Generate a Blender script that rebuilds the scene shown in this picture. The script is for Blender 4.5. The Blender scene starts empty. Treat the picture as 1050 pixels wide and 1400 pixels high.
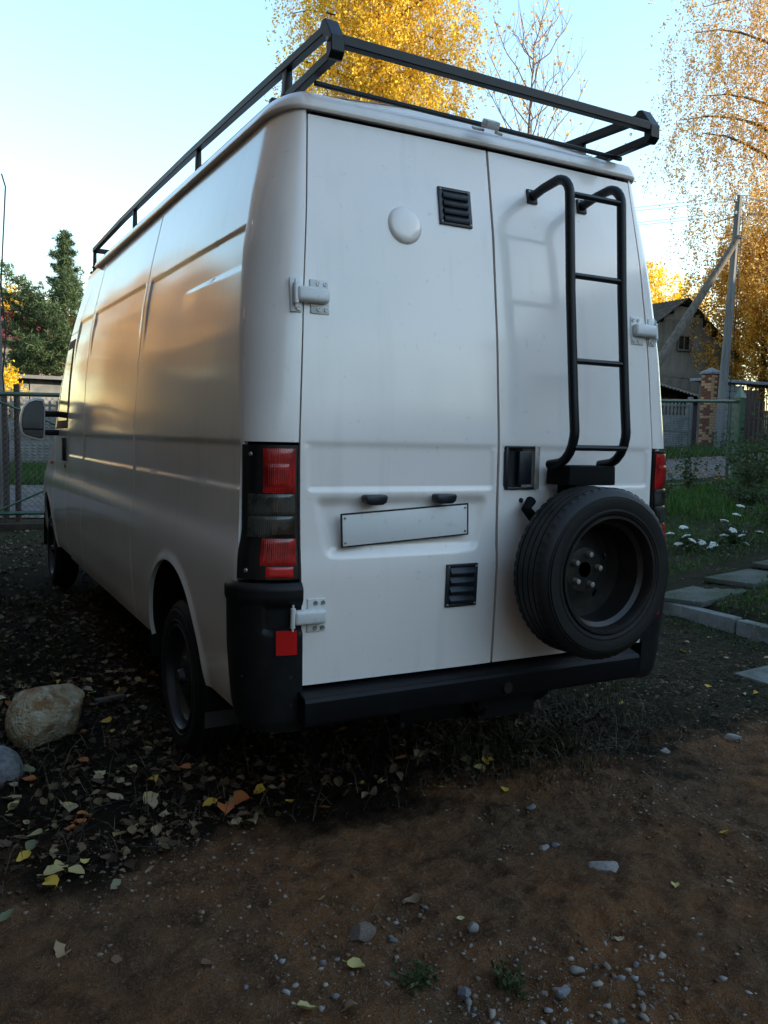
import bpy, bmesh, math, random
import numpy as np
from mathutils import Vector, Matrix, Euler
PI = math.pi
C = bpy.context.scene.collection
random.seed(7)
RNG = np.random.default_rng(11)

# ------------------------------------------------------------------ camera
YAW, PITCH, ROLL, FPX = 0.4919, 0.0868, 0.0212, 1148.8
cam_d = bpy.data.cameras.new('camera')
cam = bpy.data.objects.new('camera', cam_d); C.objects.link(cam)
_f = Vector((math.sin(YAW)*math.cos(PITCH), math.cos(YAW)*math.cos(PITCH), -math.sin(PITCH)))
_r = Vector((math.cos(YAW), -math.sin(YAW), 0)); _u = _r.cross(_f)
_r2 = _r*math.cos(ROLL) + _u*math.sin(ROLL); _u2 = -_r*math.sin(ROLL) + _u*math.cos(ROLL)
_m = Matrix(((_r2.x, _u2.x, -_f.x), (_r2.y, _u2.y, -_f.y), (_r2.z, _u2.z, -_f.z))).to_4x4()
_m.translation = Vector((-1.9093, -2.64, 1.4261))
cam.matrix_world = _m
cam_d.sensor_fit = 'VERTICAL'; cam_d.sensor_height = 36.0
cam_d.lens = FPX/1400.0*36.0
cam_d.clip_start = 0.05; cam_d.clip_end = 900
bpy.context.scene.camera = cam

# ------------------------------------------------------------------ light
SUN_EL, SUN_AZ = math.radians(12), math.radians(122)       # azimuth clockwise from +y
SKY_STRENGTH = 0.15
EXPOSURE = 2.02
scn = bpy.context.scene
world = bpy.data.worlds.new('World'); scn.world = world; world.use_nodes = True
wt = world.node_tree; wt.nodes.clear()
sky = wt.nodes.new('ShaderNodeTexSky'); sky.sky_type = 'NISHITA'; sky.sun_disc = False
sky.sun_elevation = SUN_EL; sky.sun_rotation = SUN_AZ
sky.air_density = 1.4; sky.dust_density = 0.5; sky.ozone_density = 2.4
bg = wt.nodes.new('ShaderNodeBackground'); bg.inputs['Strength'].default_value = SKY_STRENGTH
wo = wt.nodes.new('ShaderNodeOutputWorld')
wt.links.new(sky.outputs[0], bg.inputs[0]); wt.links.new(bg.outputs[0], wo.inputs[0])
sd = bpy.data.lights.new('sun', 'SUN'); sd.energy = 3.6; sd.angle = math.radians(0.5); sd.color = (1.0, 0.86, 0.66)
sun = bpy.data.objects.new('sun', sd); C.objects.link(sun)
sun_dir = Vector((math.sin(SUN_AZ)*math.cos(SUN_EL), math.cos(SUN_AZ)*math.cos(SUN_EL), math.sin(SUN_EL)))
sun.rotation_euler = sun_dir.to_track_quat('Z', 'Y').to_euler()
vs = scn.view_settings; vs.view_transform = 'Standard'; vs.look = 'None'; vs.gamma = 1; vs.exposure = EXPOSURE
vs.use_curve_mapping = False

# ------------------------------------------------------------------ helpers
def mat(name, col, rough=0.6, metal=0.0, noise=None, coat=0.0, bump=None, spec=0.5, trans=0.0, extra=None):
    """procedural material: base colour varied by noise [(scale, colour, lo, hi) ...], optional fine bump (scale, strength, dist)"""
    m = bpy.data.materials.new(name); m.use_nodes = True
    nt = m.node_tree; b = nt.nodes['Principled BSDF']
    b.inputs['Base Color'].default_value = (*col, 1); b.inputs['Roughness'].default_value = rough
    if rough > .72 and spec == .5: spec = .12
    b.inputs['Metallic'].default_value = metal; b.inputs['Specular IOR Level'].default_value = spec
    if coat: b.inputs['Coat Weight'].default_value = coat; b.inputs['Coat Roughness'].default_value = 0.08
    tc = nt.nodes.new('ShaderNodeTexCoord')
    cur = None
    for n in (noise or []):
        sc, c2, lo, hi = n[:4]
        nz = nt.nodes.new('ShaderNodeTexNoise'); nz.inputs['Scale'].default_value = 1.0
        nz.inputs['Detail'].default_value = n[5] if len(n) > 5 else 5
        mp = nt.nodes.new('ShaderNodeMapping')
        mp.inputs['Scale'].default_value = (sc, sc, sc) if not isinstance(sc, tuple) else sc
        nt.links.new(tc.outputs['Object'], mp.inputs[0]); nt.links.new(mp.outputs[0], nz.inputs['Vector'])
        mr = nt.nodes.new('ShaderNodeMapRange'); mr.inputs['From Min'].default_value = lo; mr.inputs['From Max'].default_value = hi
        mr.inputs['To Max'].default_value = n[4] if len(n) > 4 else 1.0
        nt.links.new(nz.outputs['Fac'], mr.inputs['Value'])
        mx = nt.nodes.new('ShaderNodeMix'); mx.data_type = 'RGBA'
        nt.links.new(mr.outputs[0], mx.inputs['Factor'])
        if cur is None: mx.inputs['A'].default_value = (*col, 1)
        else: nt.links.new(cur, mx.inputs['A'])
        mx.inputs['B'].default_value = (*c2, 1)
        cur = mx.outputs['Result']
    if cur is not None: nt.links.new(cur, b.inputs['Base Color'])
    if bump:
        sc, st, di = bump
        nz = nt.nodes.new('ShaderNodeTexNoise'); nz.inputs['Scale'].default_value = sc; nz.inputs['Detail'].default_value = 6
        nt.links.new(tc.outputs['Object'], nz.inputs['Vector'])
        bp = nt.nodes.new('ShaderNodeBump'); bp.inputs['Strength'].default_value = st; bp.inputs['Distance'].default_value = di
        nt.links.new(nz.outputs['Fac'], bp.inputs['Height']); nt.links.new(bp.outputs[0], b.inputs['Normal'])
    if trans: b.inputs['Transmission Weight'].default_value = trans
    if extra: extra(m, nt, b, cur)
    return m

def leaf_mat(name, cols, trans=0.35, rough=0.6, per='island'):
    """leaves: colour random per leaf, some light let through"""
    m = bpy.data.materials.new(name); m.use_nodes = True
    nt = m.node_tree; b = nt.nodes['Principled BSDF']; b.inputs['Roughness'].default_value = rough; b.inputs['Specular IOR Level'].default_value = .18
    if per == 'island':
        g = nt.nodes.new('ShaderNodeNewGeometry'); src = g.outputs['Random Per Island']
    else:
        g = nt.nodes.new('ShaderNodeObjectInfo'); src = g.outputs['Random']
    cr = nt.nodes.new('ShaderNodeValToRGB'); cr.color_ramp.interpolation = 'LINEAR'
    els = cr.color_ramp.elements
    while len(els) < len(cols): els.new(0.5)
    for i, c in enumerate(cols):
        els[i].position = i/(len(cols)-1); els[i].color = (*c, 1)
    nt.links.new(src, cr.inputs[0]); nt.links.new(cr.outputs[0], b.inputs['Base Color'])
    if trans:
        tr = nt.nodes.new('ShaderNodeBsdfTranslucent'); nt.links.new(cr.outputs[0], tr.inputs[0])
        mx = nt.nodes.new('ShaderNodeMixShader'); mx.inputs[0].default_value = trans
        nt.links.new(b.outputs[0], mx.inputs[1]); nt.links.new(tr.outputs[0], mx.inputs[2])
        nt.links.new(mx.outputs[0], nt.nodes['Material Output'].inputs[0])
    return m

def tag(o, label=None, cat=None, group=None, kind=None):
    if label: o['label'] = label
    if cat: o['category'] = cat
    if group: o['group'] = group
    if kind: o['kind'] = kind
    return o

def empty(name, loc, label, cat, group=None, rz=0.0):
    o = bpy.data.objects.new(name, None); C.objects.link(o); o.location = loc; o.rotation_euler = (0, 0, rz)
    o.empty_display_size = 0.1
    return tag(o, label, cat, group)

def link(name, me, m=None, parent=None, loc=None, rot=None):
    o = bpy.data.objects.new(name, me); C.objects.link(o)
    if m is not None and not me.materials: me.materials.append(m)
    if parent is not None: o.parent = parent
    if loc is not None: o.location = loc
    if rot is not None: o.rotation_euler = rot
    return o

class MB:
    """collects vertices and faces, builds one mesh object"""
    def __init__(s): s.v = []; s.f = []
    def add(s, vs, fs):
        n = len(s.v); s.v += [tuple(v) for v in vs]; s.f += [tuple(i+n for i in f) for f in fs]; return s
    def box(s, c, d, rot=None, taper=1.0):
        x, y, z = d[0]/2, d[1]/2, d[2]/2
        vs = [(-x,-y,-z),(x,-y,-z),(x,y,-z),(-x,y,-z),(-x*taper,-y*taper,z),(x*taper,-y*taper,z),(x*taper,y*taper,z),(-x*taper,y*taper,z)]
        if rot is not None:
            R = Euler(rot).to_matrix() if not isinstance(rot, Matrix) else rot
            vs = [R @ Vector(v) for v in vs]
        vs = [(v[0]+c[0], v[1]+c[1], v[2]+c[2]) for v in vs]
        return s.add(vs, [(0,3,2,1),(4,5,6,7),(0,1,5,4),(1,2,6,5),(2,3,7,6),(3,0,4,7)])
    def tube(s, pts, r, n=8, cap=True, square=False):
        pts = [Vector(p) for p in pts]; rs = r if isinstance(r, (list, tuple)) else [r]*len(pts)
        rings = []; up = None
        for i, p in enumerate(pts):
            if i == 0: t = pts[1]-pts[0]
            elif i == len(pts)-1: t = pts[-1]-pts[-2]
            else: t = (pts[i+1]-pts[i]).normalized() + (pts[i]-pts[i-1]).normalized()
            if t.length < 1e-9: t = Vector((0,0,1))
            t.normalize()
            if up is None:
                up = Vector((0,0,1)) if abs(t.z) < 0.9 else Vector((0,1,0))
            a = t.cross(up)
            if a.length < 1e-6: a = t.cross(Vector((1,0,0)))
            a.normalize(); b = a.cross(t).normalized(); up = b
            k = 1.0
            if 0 < i < len(pts)-1:
                d = (pts[i+1]-pts[i]).normalized().dot((pts[i]-pts[i-1]).normalized())
                k = 1/max(0.5, math.sqrt(max(0.0, (1+d)/2)))
            off = PI/4 if square else 0
            kk = math.sqrt(2) if square else 1
            rings.append([p + (a*math.cos(off+2*PI*j/n) + b*math.sin(off+2*PI*j/n))*rs[i]*kk*(k if square else 1) for j in range(n)])
        vs = [v for rg in rings for v in rg]; fs = []
        for i in range(len(pts)-1):
            for j in range(n):
                k = (j+1) % n
                fs.append((i*n+j, (i+1)*n+j, (i+1)*n+k, i*n+k))
        if cap: fs.append(tuple(range(n))); fs.append(tuple((len(pts)-1)*n+j for j in reversed(range(n))))
        return s.add(vs, fs)
    def lathe(s, prof, c=(0,0,0), axis='z', n=24, closed=False, caps=True):
        """profile of (radius, height) about an axis"""
        vs = []
        for (r, h) in prof:
            for j in range(n):
                a = 2*PI*j/n; u, v = r*math.cos(a), r*math.sin(a)
                p = {'z': (u, v, h), 'y': (u, h, -v), 'x': (h, u, v)}[axis]
                vs.append((p[0]+c[0], p[1]+c[1], p[2]+c[2]))
        fs = []; m = len(prof)
        for i in range(m if closed else m-1):
            i2 = (i+1) % m
            for j in range(n):
                k = (j+1) % n; fs.append((i*n+j, i*n+k, i2*n+k, i2*n+j))
        if not closed and caps:
            if prof[0][0] > 1e-6: fs.append(tuple(reversed(range(n))))
            if prof[-1][0] > 1e-6: fs.append(tuple((m-1)*n+j for j in range(n)))
        return s.add(vs, fs)
    def prism(s, poly, d, c=(0,0,0), axis='y'):
        """polygon in the plane across an axis, extruded along it by d"""
        n = len(poly); vs = []
        for h in (0, d):
            for (u, v) in poly:
                p = {'y': (u, h, v), 'z': (u, v, h), 'x': (h, u, v)}[axis]
                vs.append((p[0]+c[0], p[1]+c[1], p[2]+c[2]))
        fs = [tuple(reversed(range(n))), tuple(range(n, 2*n))] + [(i, (i+1) % n, n+(i+1) % n, n+i) for i in range(n)]
        return s.add(vs, fs)
    def mesh(s, name, angle=35, bevel=None, seg=2):
        me = bpy.data.meshes.new(name); me.from_pydata(s.v, [], s.f)
        bm = bmesh.new(); bm.from_mesh(me)
        bmesh.ops.recalc_face_normals(bm, faces=bm.faces)
        if bevel:
            es = [e for e in bm.edges if len(e.link_faces) == 2 and e.calc_face_angle(0) > math.radians(30)]
            bmesh.ops.bevel(bm, geom=es, offset=bevel, segments=seg, profile=0.5, affect='EDGES', clamp_overlap=True)
        bm.to_mesh(me); bm.free()
        if angle: me.shade_smooth(); me.set_sharp_from_angle(angle=math.radians(angle))
        return me
    def build(s, name, m, parent=None, loc=None, rot=None, **k):
        return link(name, s.mesh(name, **k), m, parent, loc, rot)

def fast_mesh(name, V, F, smooth=False):
    """numpy arrays to a mesh: V (n,3), F (m,k) faces of one size"""
    V = np.asarray(V, np.float32); F = np.asarray(F, np.int32); k = F.shape[1]
    me = bpy.data.meshes.new(name)
    me.vertices.add(len(V)); me.vertices.foreach_set('co', V.ravel())
    me.loops.add(F.size); me.loops.foreach_set('vertex_index', F.ravel())
    me.polygons.add(len(F)); me.polygons.foreach_set('loop_start', np.arange(0, F.size, k, dtype=np.int32))
    if smooth: me.polygons.foreach_set('use_smooth', np.ones(len(F), bool))
    me.update(calc_edges=True); me.validate()
    return me

def rnd_rot(n, tilt=None, rng=RNG):
    """n random rotation matrices"""
    q = rng.normal(size=(n, 4)); q /= np.linalg.norm(q, axis=1, keepdims=True)
    w, x, y, z = q.T
    return np.stack([1-2*(y*y+z*z), 2*(x*y-z*w), 2*(x*z+y*w), 2*(x*y+z*w), 1-2*(x*x+z*z), 2*(y*z-x*w), 2*(x*z-y*w), 2*(y*z+x*w), 1-2*(x*x+y*y)], 1).reshape(n, 3, 3)

def scatter(proto_v, proto_f, P, S, Rm):
    """copies of a small shape at points P with sizes S and rotations Rm, as arrays"""
    pv = np.asarray(proto_v, float); pf = np.asarray(proto_f, int); n = len(P)
    S = np.asarray(S, float)
    if S.ndim == 1: S = S[:, None]
    V = np.einsum('nij,nkj->nki', Rm, pv[None]*S[:, None, :]) + P[:, None, :]
    F = pf[None] + (np.arange(n)*len(pv))[:, None, None]
    return V.reshape(-1, 3), F.reshape(-1, pf.shape[1])

def noise2(x, y, seed=0, octaves=4, freq=1.0):
    """smooth value noise on arrays"""
    r = np.random.default_rng(seed); T = r.random((256, 256)); out = np.zeros_like(x, float); amp = 1.0; tot = 0
    for o in range(octaves):
        fx, fy = x*freq+17.3*o, y*freq+9.1*o
        ix, iy = np.floor(fx).astype(int), np.floor(fy).astype(int); tx, ty = fx-ix, fy-iy
        tx = tx*tx*(3-2*tx); ty = ty*ty*(3-2*ty)
        g = lambda a, b: T[a % 256, b % 256]
        v = (g(ix, iy)*(1-tx)+g(ix+1, iy)*tx)*(1-ty) + (g(ix, iy+1)*(1-tx)+g(ix+1, iy+1)*tx)*ty
        out += amp*(v-0.5); tot += amp; amp *= 0.5; freq *= 2.03
    return out/tot*2

def gz(x, y):
    """height of the ground"""
    x = np.asarray(x, float); y = np.asarray(y, float)
    h = 0.052*np.maximum(0, x-3.3) + 0.085*np.clip(y-10.9, 0, 8.0)
    h = h + 0.10/(1+np.exp(-(x-3.66)*40))*(1/(1+np.exp(-(y+3)*4)))*(1/(1+np.exp((y-9.5)*4)))   # raised garden behind the kerb
    return h
def gzf(x, y): return float(gz(x, y))
def ginv(x): return x

# ------------------------------------------------------------------ materials
def paint_extra(m, nt, b, cur):
    b.inputs['Coat Weight'].default_value = 1.0; b.inputs['Coat Roughness'].default_value = 0.12
M = {}
M['paint'] = mat('white_paint', (0.82, 0.75, 0.70), 0.40, noise=[(2.2, (0.72, 0.68, 0.63), 0.42, 0.75, 0.7), (38, (0.42, 0.39, 0.34), 0.66, 0.80, 0.4), ((11, 11, 1.0), (0.50, 0.46, 0.40), 0.58, 0.8, 0.28), (130, (0.25, 0.20, 0.15), 0.74, 0.79, 0.7)], extra=paint_extra)
M['paint_trim'] = mat('painted_hinge_white', (0.60, 0.60, 0.585), 0.42, noise=[(60, (0.35, 0.33, 0.29), 0.58, 0.75, 0.6)], coat=0.3)
M['black_plastic'] = mat('black_plastic', (0.0042, 0.0044, 0.005), 0.52, spec=0.3, noise=[(14, (0.008, 0.008, 0.0085), 0.5, 0.7)], bump=(180, 0.15, 0.002))
M['black_metal'] = mat('black_painted_metal', (0.0028, 0.0045, 0.0065), 0.42, noise=[(25, (0.006, 0.008, 0.010), 0.5, 0.7)], spec=0.3, bump=(260, 0.08, 0.001))
M['step'] = mat('worn_black_step', (0.0030, 0.0033, 0.0045), 0.5, spec=0.2, noise=[(9, (0.010, 0.010, 0.010), 0.55, 0.75), ((26, 26, 60), (0.6, 0.58, 0.55), 0.765, 0.775)], bump=(90, 0.2, 0.002))
M['rubber'] = mat('tyre_rubber', (0.0050, 0.0050, 0.0052), 0.62, spec=0.3, noise=[(6, (0.010, 0.009, 0.008), 0.45, 0.7)], bump=(120, 0.2, 0.002))
M['rubber_worn'] = mat('dusty_tyre_rubber', (0.0075, 0.0072, 0.0070), 0.55, spec=0.35, noise=[(6, (0.015, 0.014, 0.012), 0.5, 0.75), (70, (0.035, 0.032, 0.028), 0.68, 0.8, 0.5)], bump=(90, 0.25, 0.002))
M['rim'] = mat('old_steel_rim', (0.026, 0.023, 0.021), 0.36, metal=0.4, noise=[(9, (0.055, 0.045, 0.036), 0.5, 0.75), (40, (0.10, 0.085, 0.07), 0.66, 0.8, 0.6)], bump=(60, 0.2, 0.002))
M['hubcap'] = mat('dull_grey_wheel_metal', (0.022, 0.022, 0.023), 0.45, metal=0.5, noise=[(12, (0.035, 0.03, 0.025), 0.45, 0.7)])
M['dark'] = mat('unlit_black_metal', (0.008, 0.008, 0.008), 0.8)
M['seal'] = mat('black_door_seal', (0.006, 0.007, 0.009), 0.6)
M['glass'] = mat('dark_window_glass', (0.006, 0.007, 0.008), 0.08, spec=0.35)
M['mirror'] = mat('mirror_glass', (0.22, 0.24, 0.27), 0.03, metal=1.0)
def lens_extra(m, nt, b, cur):
    b.inputs['Coat Weight'].default_value = 0.8; b.inputs['Coat Roughness'].default_value = 0.06
    tc = nt.nodes.new('ShaderNodeTexCoord'); wv = nt.nodes.new('ShaderNodeTexWave'); wv.inputs['Scale'].default_value = 55
    nt.links.new(tc.outputs['Object'], wv.inputs['Vector'])
    bp = nt.nodes.new('ShaderNodeBump'); bp.inputs['Strength'].default_value = 0.3; bp.inputs['Distance'].default_value = 0.003
    nt.links.new(wv.outputs['Fac'], bp.inputs['Height']); nt.links.new(bp.outputs[0], b.inputs['Normal'])
M['red_lens'] = mat('red_lens', (0.42, 0.006, 0.008), 0.2, noise=[(18, (0.17, 0.002, 0.003), 0.4, 0.65)], extra=lens_extra)
M['reflector'] = mat('red_reflector', (0.50, 0.010, 0.010), 0.2, coat=0.6, bump=(300, 0.3, 0.002))
M['smoke_lens'] = mat('smoky_clear_lens', (0.075, 0.074, 0.066), 0.2, metal=0.4, noise=[(14, (0.012, 0.012, 0.012), 0.42, 0.6)], extra=lens_extra)
M['steel'] = mat('bare_steel', (0.36, 0.34, 0.31), 0.45, metal=0.35, noise=[(30, (0.22, 0.18, 0.14), 0.45, 0.7)])
M['flap'] = mat('grey_mud_flap', (0.055, 0.060, 0.066), 0.55, noise=[(14, (0.03, 0.03, 0.028), 0.5, 0.7)])
M['plate'] = mat('white_number_plate', (0.72, 0.72, 0.70), 0.35, noise=[(30, (0.5, 0.49, 0.46), 0.6, 0.75, 0.5)], coat=0.3)
M['vent'] = mat('blue_black_vent_plastic', (0.008, 0.011, 0.017), 0.45, noise=[(30, (0.018, 0.022, 0.028), 0.5, 0.7)])
M['handle'] = mat('blue_black_handle_plastic', (0.006, 0.009, 0.016), 0.4)
M['orange'] = mat('orange_lens', (0.5, 0.08, 0.02), 0.25, coat=0.5)

# ------------------------------------------------------------------ the van
def table(pts, sg=0.03):
    zs = np.linspace(0.0, 3.0, 1501); v = np.interp(zs, [p[0] for p in pts], [p[1] for p in pts])
    k = np.arange(-60, 61)*0.002; g = np.exp(-0.5*(k/sg)**2); g /= g.sum()
    v = np.convolve(np.pad(v, 60, mode='edge'), g, mode='valid')
    return lambda z: np.interp(z, zs, v)
f_w = table([(0, .93), (.38, .955), (.50, .985), (.70, 1.004), (.93, 1.010), (1.02, 1.006), (1.09, .987), (1.2, .985), (1.42, .982), (1.8, .960), (2.1, .928), (2.3, .890), (2.45, .854), (2.6, .818), (3, .78)], 0.025)
f_yr = table([(0, .02), (.4, .012), (.6, .004), (.80, -.006), (.96, -.012), (1.04, -.002), (1.2, .002), (1.42, .004), (1.8, .034), (2.2, .082), (2.5, .138), (2.6, .158), (3, .22)], 0.03)
f_xd = table([(0, .80), (.55, .805), (.9, .815), (1.4, .820), (1.9, .795), (2.5, .750), (3, .72)], 0.04)
f_yf = table([(0, 6.3), (.9, 6.4), (1.15, 6.25), (1.3, 5.95), (1.45, 5.62), (2.0, 5.15), (2.2, 4.95), (2.35, 4.72), (2.5, 4.45), (2.65, 4.12), (3, 4.0)], 0.03)
f_D = table([(0, .13), (1.0, .135), (1.4, .150), (2.0, .20), (3, .23)], 0.05)
f_ys = table([(0, 4.35), (2.1, 4.35), (2.35, 4.20), (2.6, 3.85), (3, 3.7)], 0.03)
f_yd = table([(0, 5.10), (1.1, 5.12), (1.4, 5.17), (2.2, 4.62), (3, 4.2)], 0.03)
BOW = 0.012
def zroof(y): return 2.560 + 0.018*np.clip(y, 0, 9)

def outl(seg, t, z):
    """outline of the left half (as positive x) for arrays seg, t, z"""
    seg, t, z = np.broadcast_arrays(seg, t, z); X = np.zeros(z.shape); Y = np.zeros(z.shape)
    w, yr, xd, yf, D, ys, yd = f_w(z), f_yr(z), f_xd(z), f_yf(z), f_D(z), f_ys(z), f_yd(z)
    y0 = yr+BOW+D
    k = seg == 0; X[k] = (t*xd)[k]; Y[k] = (yr + BOW*t*t)[k]
    k = seg == 1; a = t*PI/2; X[k] = (xd+(w-xd)*np.sin(a))[k]; Y[k] = (yr+BOW+D*(1-np.cos(a)))[k]
    k = seg == 2; X[k] = w[k]; Y[k] = (t+(y0-.16)*np.clip((1.2-t)/1.04, 0, 1))[k]
    k = seg == 3; X[k] = w[k]; Y[k] = (3.2+t*(ys-3.2))[k]
    k = seg == 4; X[k] = w[k]; Y[k] = (ys+t*(yd-ys))[k]
    ye = np.maximum(yf-.2, yd+.02)
    k = seg == 5; X[k] = (w-.04*t*t)[k]; Y[k] = (yd+t*(ye-yd))[k]
    k = seg == 6; a = t*PI/2; X[k] = (w-.04-.2*(1-np.cos(a)))[k]; Y[k] = (ye+.2*np.sin(a))[k]
    k = seg == 7; X[k] = ((w-.24)*(1-t))[k]; Y[k] = (ye+.2+.06*(1-(1-t)**2))[k]
    return X, Y

def patch(name, cols, zlo, zhi, rows, m, parent, disp=None, side=-1, flange=0.02, rowf=None):
    """a sheet of the van's skin: columns along the outline, rows in height between zlo and zhi"""
    cols = np.array(cols, float); nc = len(cols)
    v = np.linspace(0, 1, rows) if rowf is None else np.array(rowf); nr = len(v)
    zlo = np.broadcast_to(np.asarray(zlo, float), (nc,)); zhi = np.broadcast_to(np.asarray(zhi, float), (nc,))
    Z = zlo[None]+(zhi-zlo)[None]*v[:, None]
    seg = np.broadcast_to(cols[:, 0][None], Z.shape); t = np.broadcast_to(cols[:, 1][None], Z.shape)
    X, Y = outl(seg, t, Z)
    e = 0.004
    # surface normal from the outline itself
    Xu, Yu = outl(seg, t+np.where(seg <= 1, 0.004, np.where(seg == 2, .004, .004)), Z); Xl, Yl = outl(seg, t-.004, Z)
    Xz, Yz = outl(seg, t, Z+e); Xy, Yy = outl(seg, t, Z-e)
    du = np.stack([Xu-Xl, Yu-Yl, np.zeros_like(Z)], -1); dz = np.stack([Xz-Xy, Yz-Yy, np.full_like(Z, 2*e)], -1)
    N = np.cross(du, dz); N /= np.linalg.norm(N, axis=-1, keepdims=True)+1e-12
    P = np.stack([X, Y, Z], -1)
    # outward: to larger x / smaller y at the back
    s = np.sign(N[..., 0]*np.where(X > .5, 1, 0)+N[..., 1]*np.where(seg <= 1, -1, 0)+N[..., 1]*np.where(seg >= 6, 1, 0)); s[s == 0] = 1
    N *= s[..., None]
    if disp is not None:
        P = P+N*disp(X, Y, Z, seg, t)[..., None]
    P2 = P.reshape(-1, 3); idx = np.arange(nr*nc).reshape(nr, nc)
    F = np.stack([idx[:-1, :-1], idx[:-1, 1:], idx[1:, 1:], idx[1:, :-1]], -1).reshape(-1, 4)
    if flange:
        b = np.concatenate([idx[0, :], idx[1:, -1], idx[-1, -2::-1], idx[-2:0:-1, 0]])
        Q = P2[b]-N.reshape(-1, 3)[b]*flange; base = len(P2); nb = len(b)
        P2 = np.vstack([P2, Q]); i = np.arange(nb); j = (i+1) % nb
        F = np.vstack([F, np.stack([b[i], base+i, base+j, b[j]], -1)])
    if side < 0: P2 = P2*np.array([-1, 1, 1])
    else: F = F[:, ::-1]
    me = fast_mesh(name, P2, F, True); me.set_sharp_from_angle(angle=math.radians(40))
    return link(name, me, m, parent)

def sstep(a, b, x):
    t = np.clip((x-a)/(b-a), 0, 1); return t*t*(3-2*t)
def rbox(u, v, hu, hv, r):
    """signed distance to a rounded rectangle"""
    qx, qy = np.abs(u)-hu+r, np.abs(v)-hv+r
    return np.hypot(np.maximum(qx, 0), np.maximum(qy, 0))+np.minimum(np.maximum(qx, qy), 0)-r
def surf(x, z):
    """rear skin: y at (x, z) and lean angle"""
    xd = float(f_xd(z)); y = float(f_yr(z))+BOW*(x/xd)**2
    a = math.atan2(float(f_yr(z+.03)-f_yr(z-.03)), .06)
    return y, -a

van = empty('panel_van', (0, 0, 0), 'white high-roof panel van with black roof rack, rear ladder and spare wheel', 'van')

def door_disp(X, Y, Z, seg, t):
    d = np.zeros_like(Z)
    zt = 1.402; zb = 1.240
    q = rbox(X-.405, Z-(zt+zb)/2, .385, (zt-zb)/2, .022)
    d -= .006*sstep(0.0, -.012, q)
    d -= .004*np.exp(-((Z-1.402)/.006)**2)*sstep(.800, .785, X)*sstep(.008, .02, X)
    return d
def ldoor_disp(X, Y, Z, seg, t):
    d = door_disp(X, Y, Z, seg, t)
    hw = .335+.22*(Z-1.11)
    q = rbox(X-.405, Z-1.115, hw, .105, .035)
    d -= .020*sstep(.008, -.035, q)*(.65+.35*sstep(1.02, 1.18, Z))
    d += .0015*np.sin(X*7+1)*np.sin(Z*5)
    return d
def rdoor_disp(X, Y, Z, seg, t):
    d = door_disp(X, Y, Z, seg, t)
    q = rbox(X-.112, Z-1.325, .082, .082, .014)
    d -= .030*sstep(.0, -.008, q)
    return d+.0012*np.sin(X*6+2)*np.sin(Z*5+1)
xg = .0055/.8
dcols = [(0, v) for v in np.linspace(xg, .9925, 108)]
ld = patch('rear_door', dcols, 0.562, 2.542, 256, M['paint'], van, ldoor_disp, -1)
rd = patch('rear_door', dcols, 0.562, 2.542, 256, M['paint'], van, rdoor_disp, 1)
rd['label'] = 'right rear door with the ladder and handle'; ld['label'] = 'left rear door with the number plate'
# lock hole under the handle
mb = MB(); mb.lathe([(0.0, -.004), (.0095, -.004), (.0095, .012), (0, .012)], (.112, 0, 0), 'y', 16)
y0, a0 = surf(.112, 1.205); mb.build('lock_hole', M['seal'], rd, (0, y0-.0005, 1.198))

AR = [(1.03, .40, .475), (5.62, .40, .475)]
def side_disp(X, Y, Z, seg, t):
    d = np.zeros_like(Z)
    zl = .012*(Y-.2)
    # three long pressings below the waist line
    for (a, b) in ((.150, 1.850), (1.905, 3.560), (3.625, 4.315)):
        q = rbox(Y-(a+b)/2, Z-1.322, (b-a)/2, .080, .012)
        d -= .006*sstep(.001, -.010, q)
        d -= .004*np.exp(-((Z-1.402)/.005)**2)*(Y > a)*(Y < b)
    # blank window pressings above
    zu = 2.165+.025*Y
    for (a, b, hgt, soft) in ((.245, 1.800, .155, 0), (1.93, 3.50, .16, 1), (3.62, 4.25, .16, 1)):
        inside = sstep(a-.002, a+.012, Y)*sstep(b+.002, b-.012, Y)
        top = sstep(zu+.001, zu-.012, Z)
        if soft: bot = sstep(zu-.34, zu-.05, Z)
        else:
            k = sstep(a+.9, a+.5, Y); bot = sstep(zu-.158, zu-.146, Z)*k+(1-k)*sstep(zu-.40, zu-.08, Z)
        d -= .0085*inside*top*bot*np.where(seg >= 2, 1, 0)
    for yc in (1.876, 3.592):
        d -= .004*np.exp(-((Y-yc)/.0035)**2)
    # flared wheel arch lips
    for (yc, zc, R) in AR:
        r = np.hypot(Y-yc, Z-zc)-R
        d += .010*np.exp(-(r/.028)**2)
    d += .0016*np.sin(Y*2.3+.5)*np.sin(Z*4)+.0010*np.sin(Y*5.1)*np.sin(Z*7+1)
    return d
def sill(y): return .445-.004*y
def zmin_at(y, base=None):
    z = sill(y)
    for (yc, zc, R) in AR:
        if abs(y-yc) < R: z = max(z, zc+math.sqrt(R*R-(y-yc)**2))
    return z
ys_ = list(np.arange(.16, 3.2, .016))+[3.2]
ys_ += [1.876+k for k in (-.010, -.006, -.003, 0, .003, .006, .010)]
ys_ += [1.03+.475*math.cos(k) for k in np.linspace(.02, PI-.02, 60)]
ys_ = sorted(set(round(v, 4) for v in ys_))
cA = [(1, v) for v in np.linspace(0, .848, 22)]+[(1, v) for v in (.852, .9, .95, .999)]+[(2, v) for v in ys_]
tt = list(np.linspace(.01, 1, 72))+[(3.592+k-3.2)/1.15 for k in (-.010, -.006, -.003, 0, .003, .006, .010)]
cA += [(3, v) for v in sorted(tt)]
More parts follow.
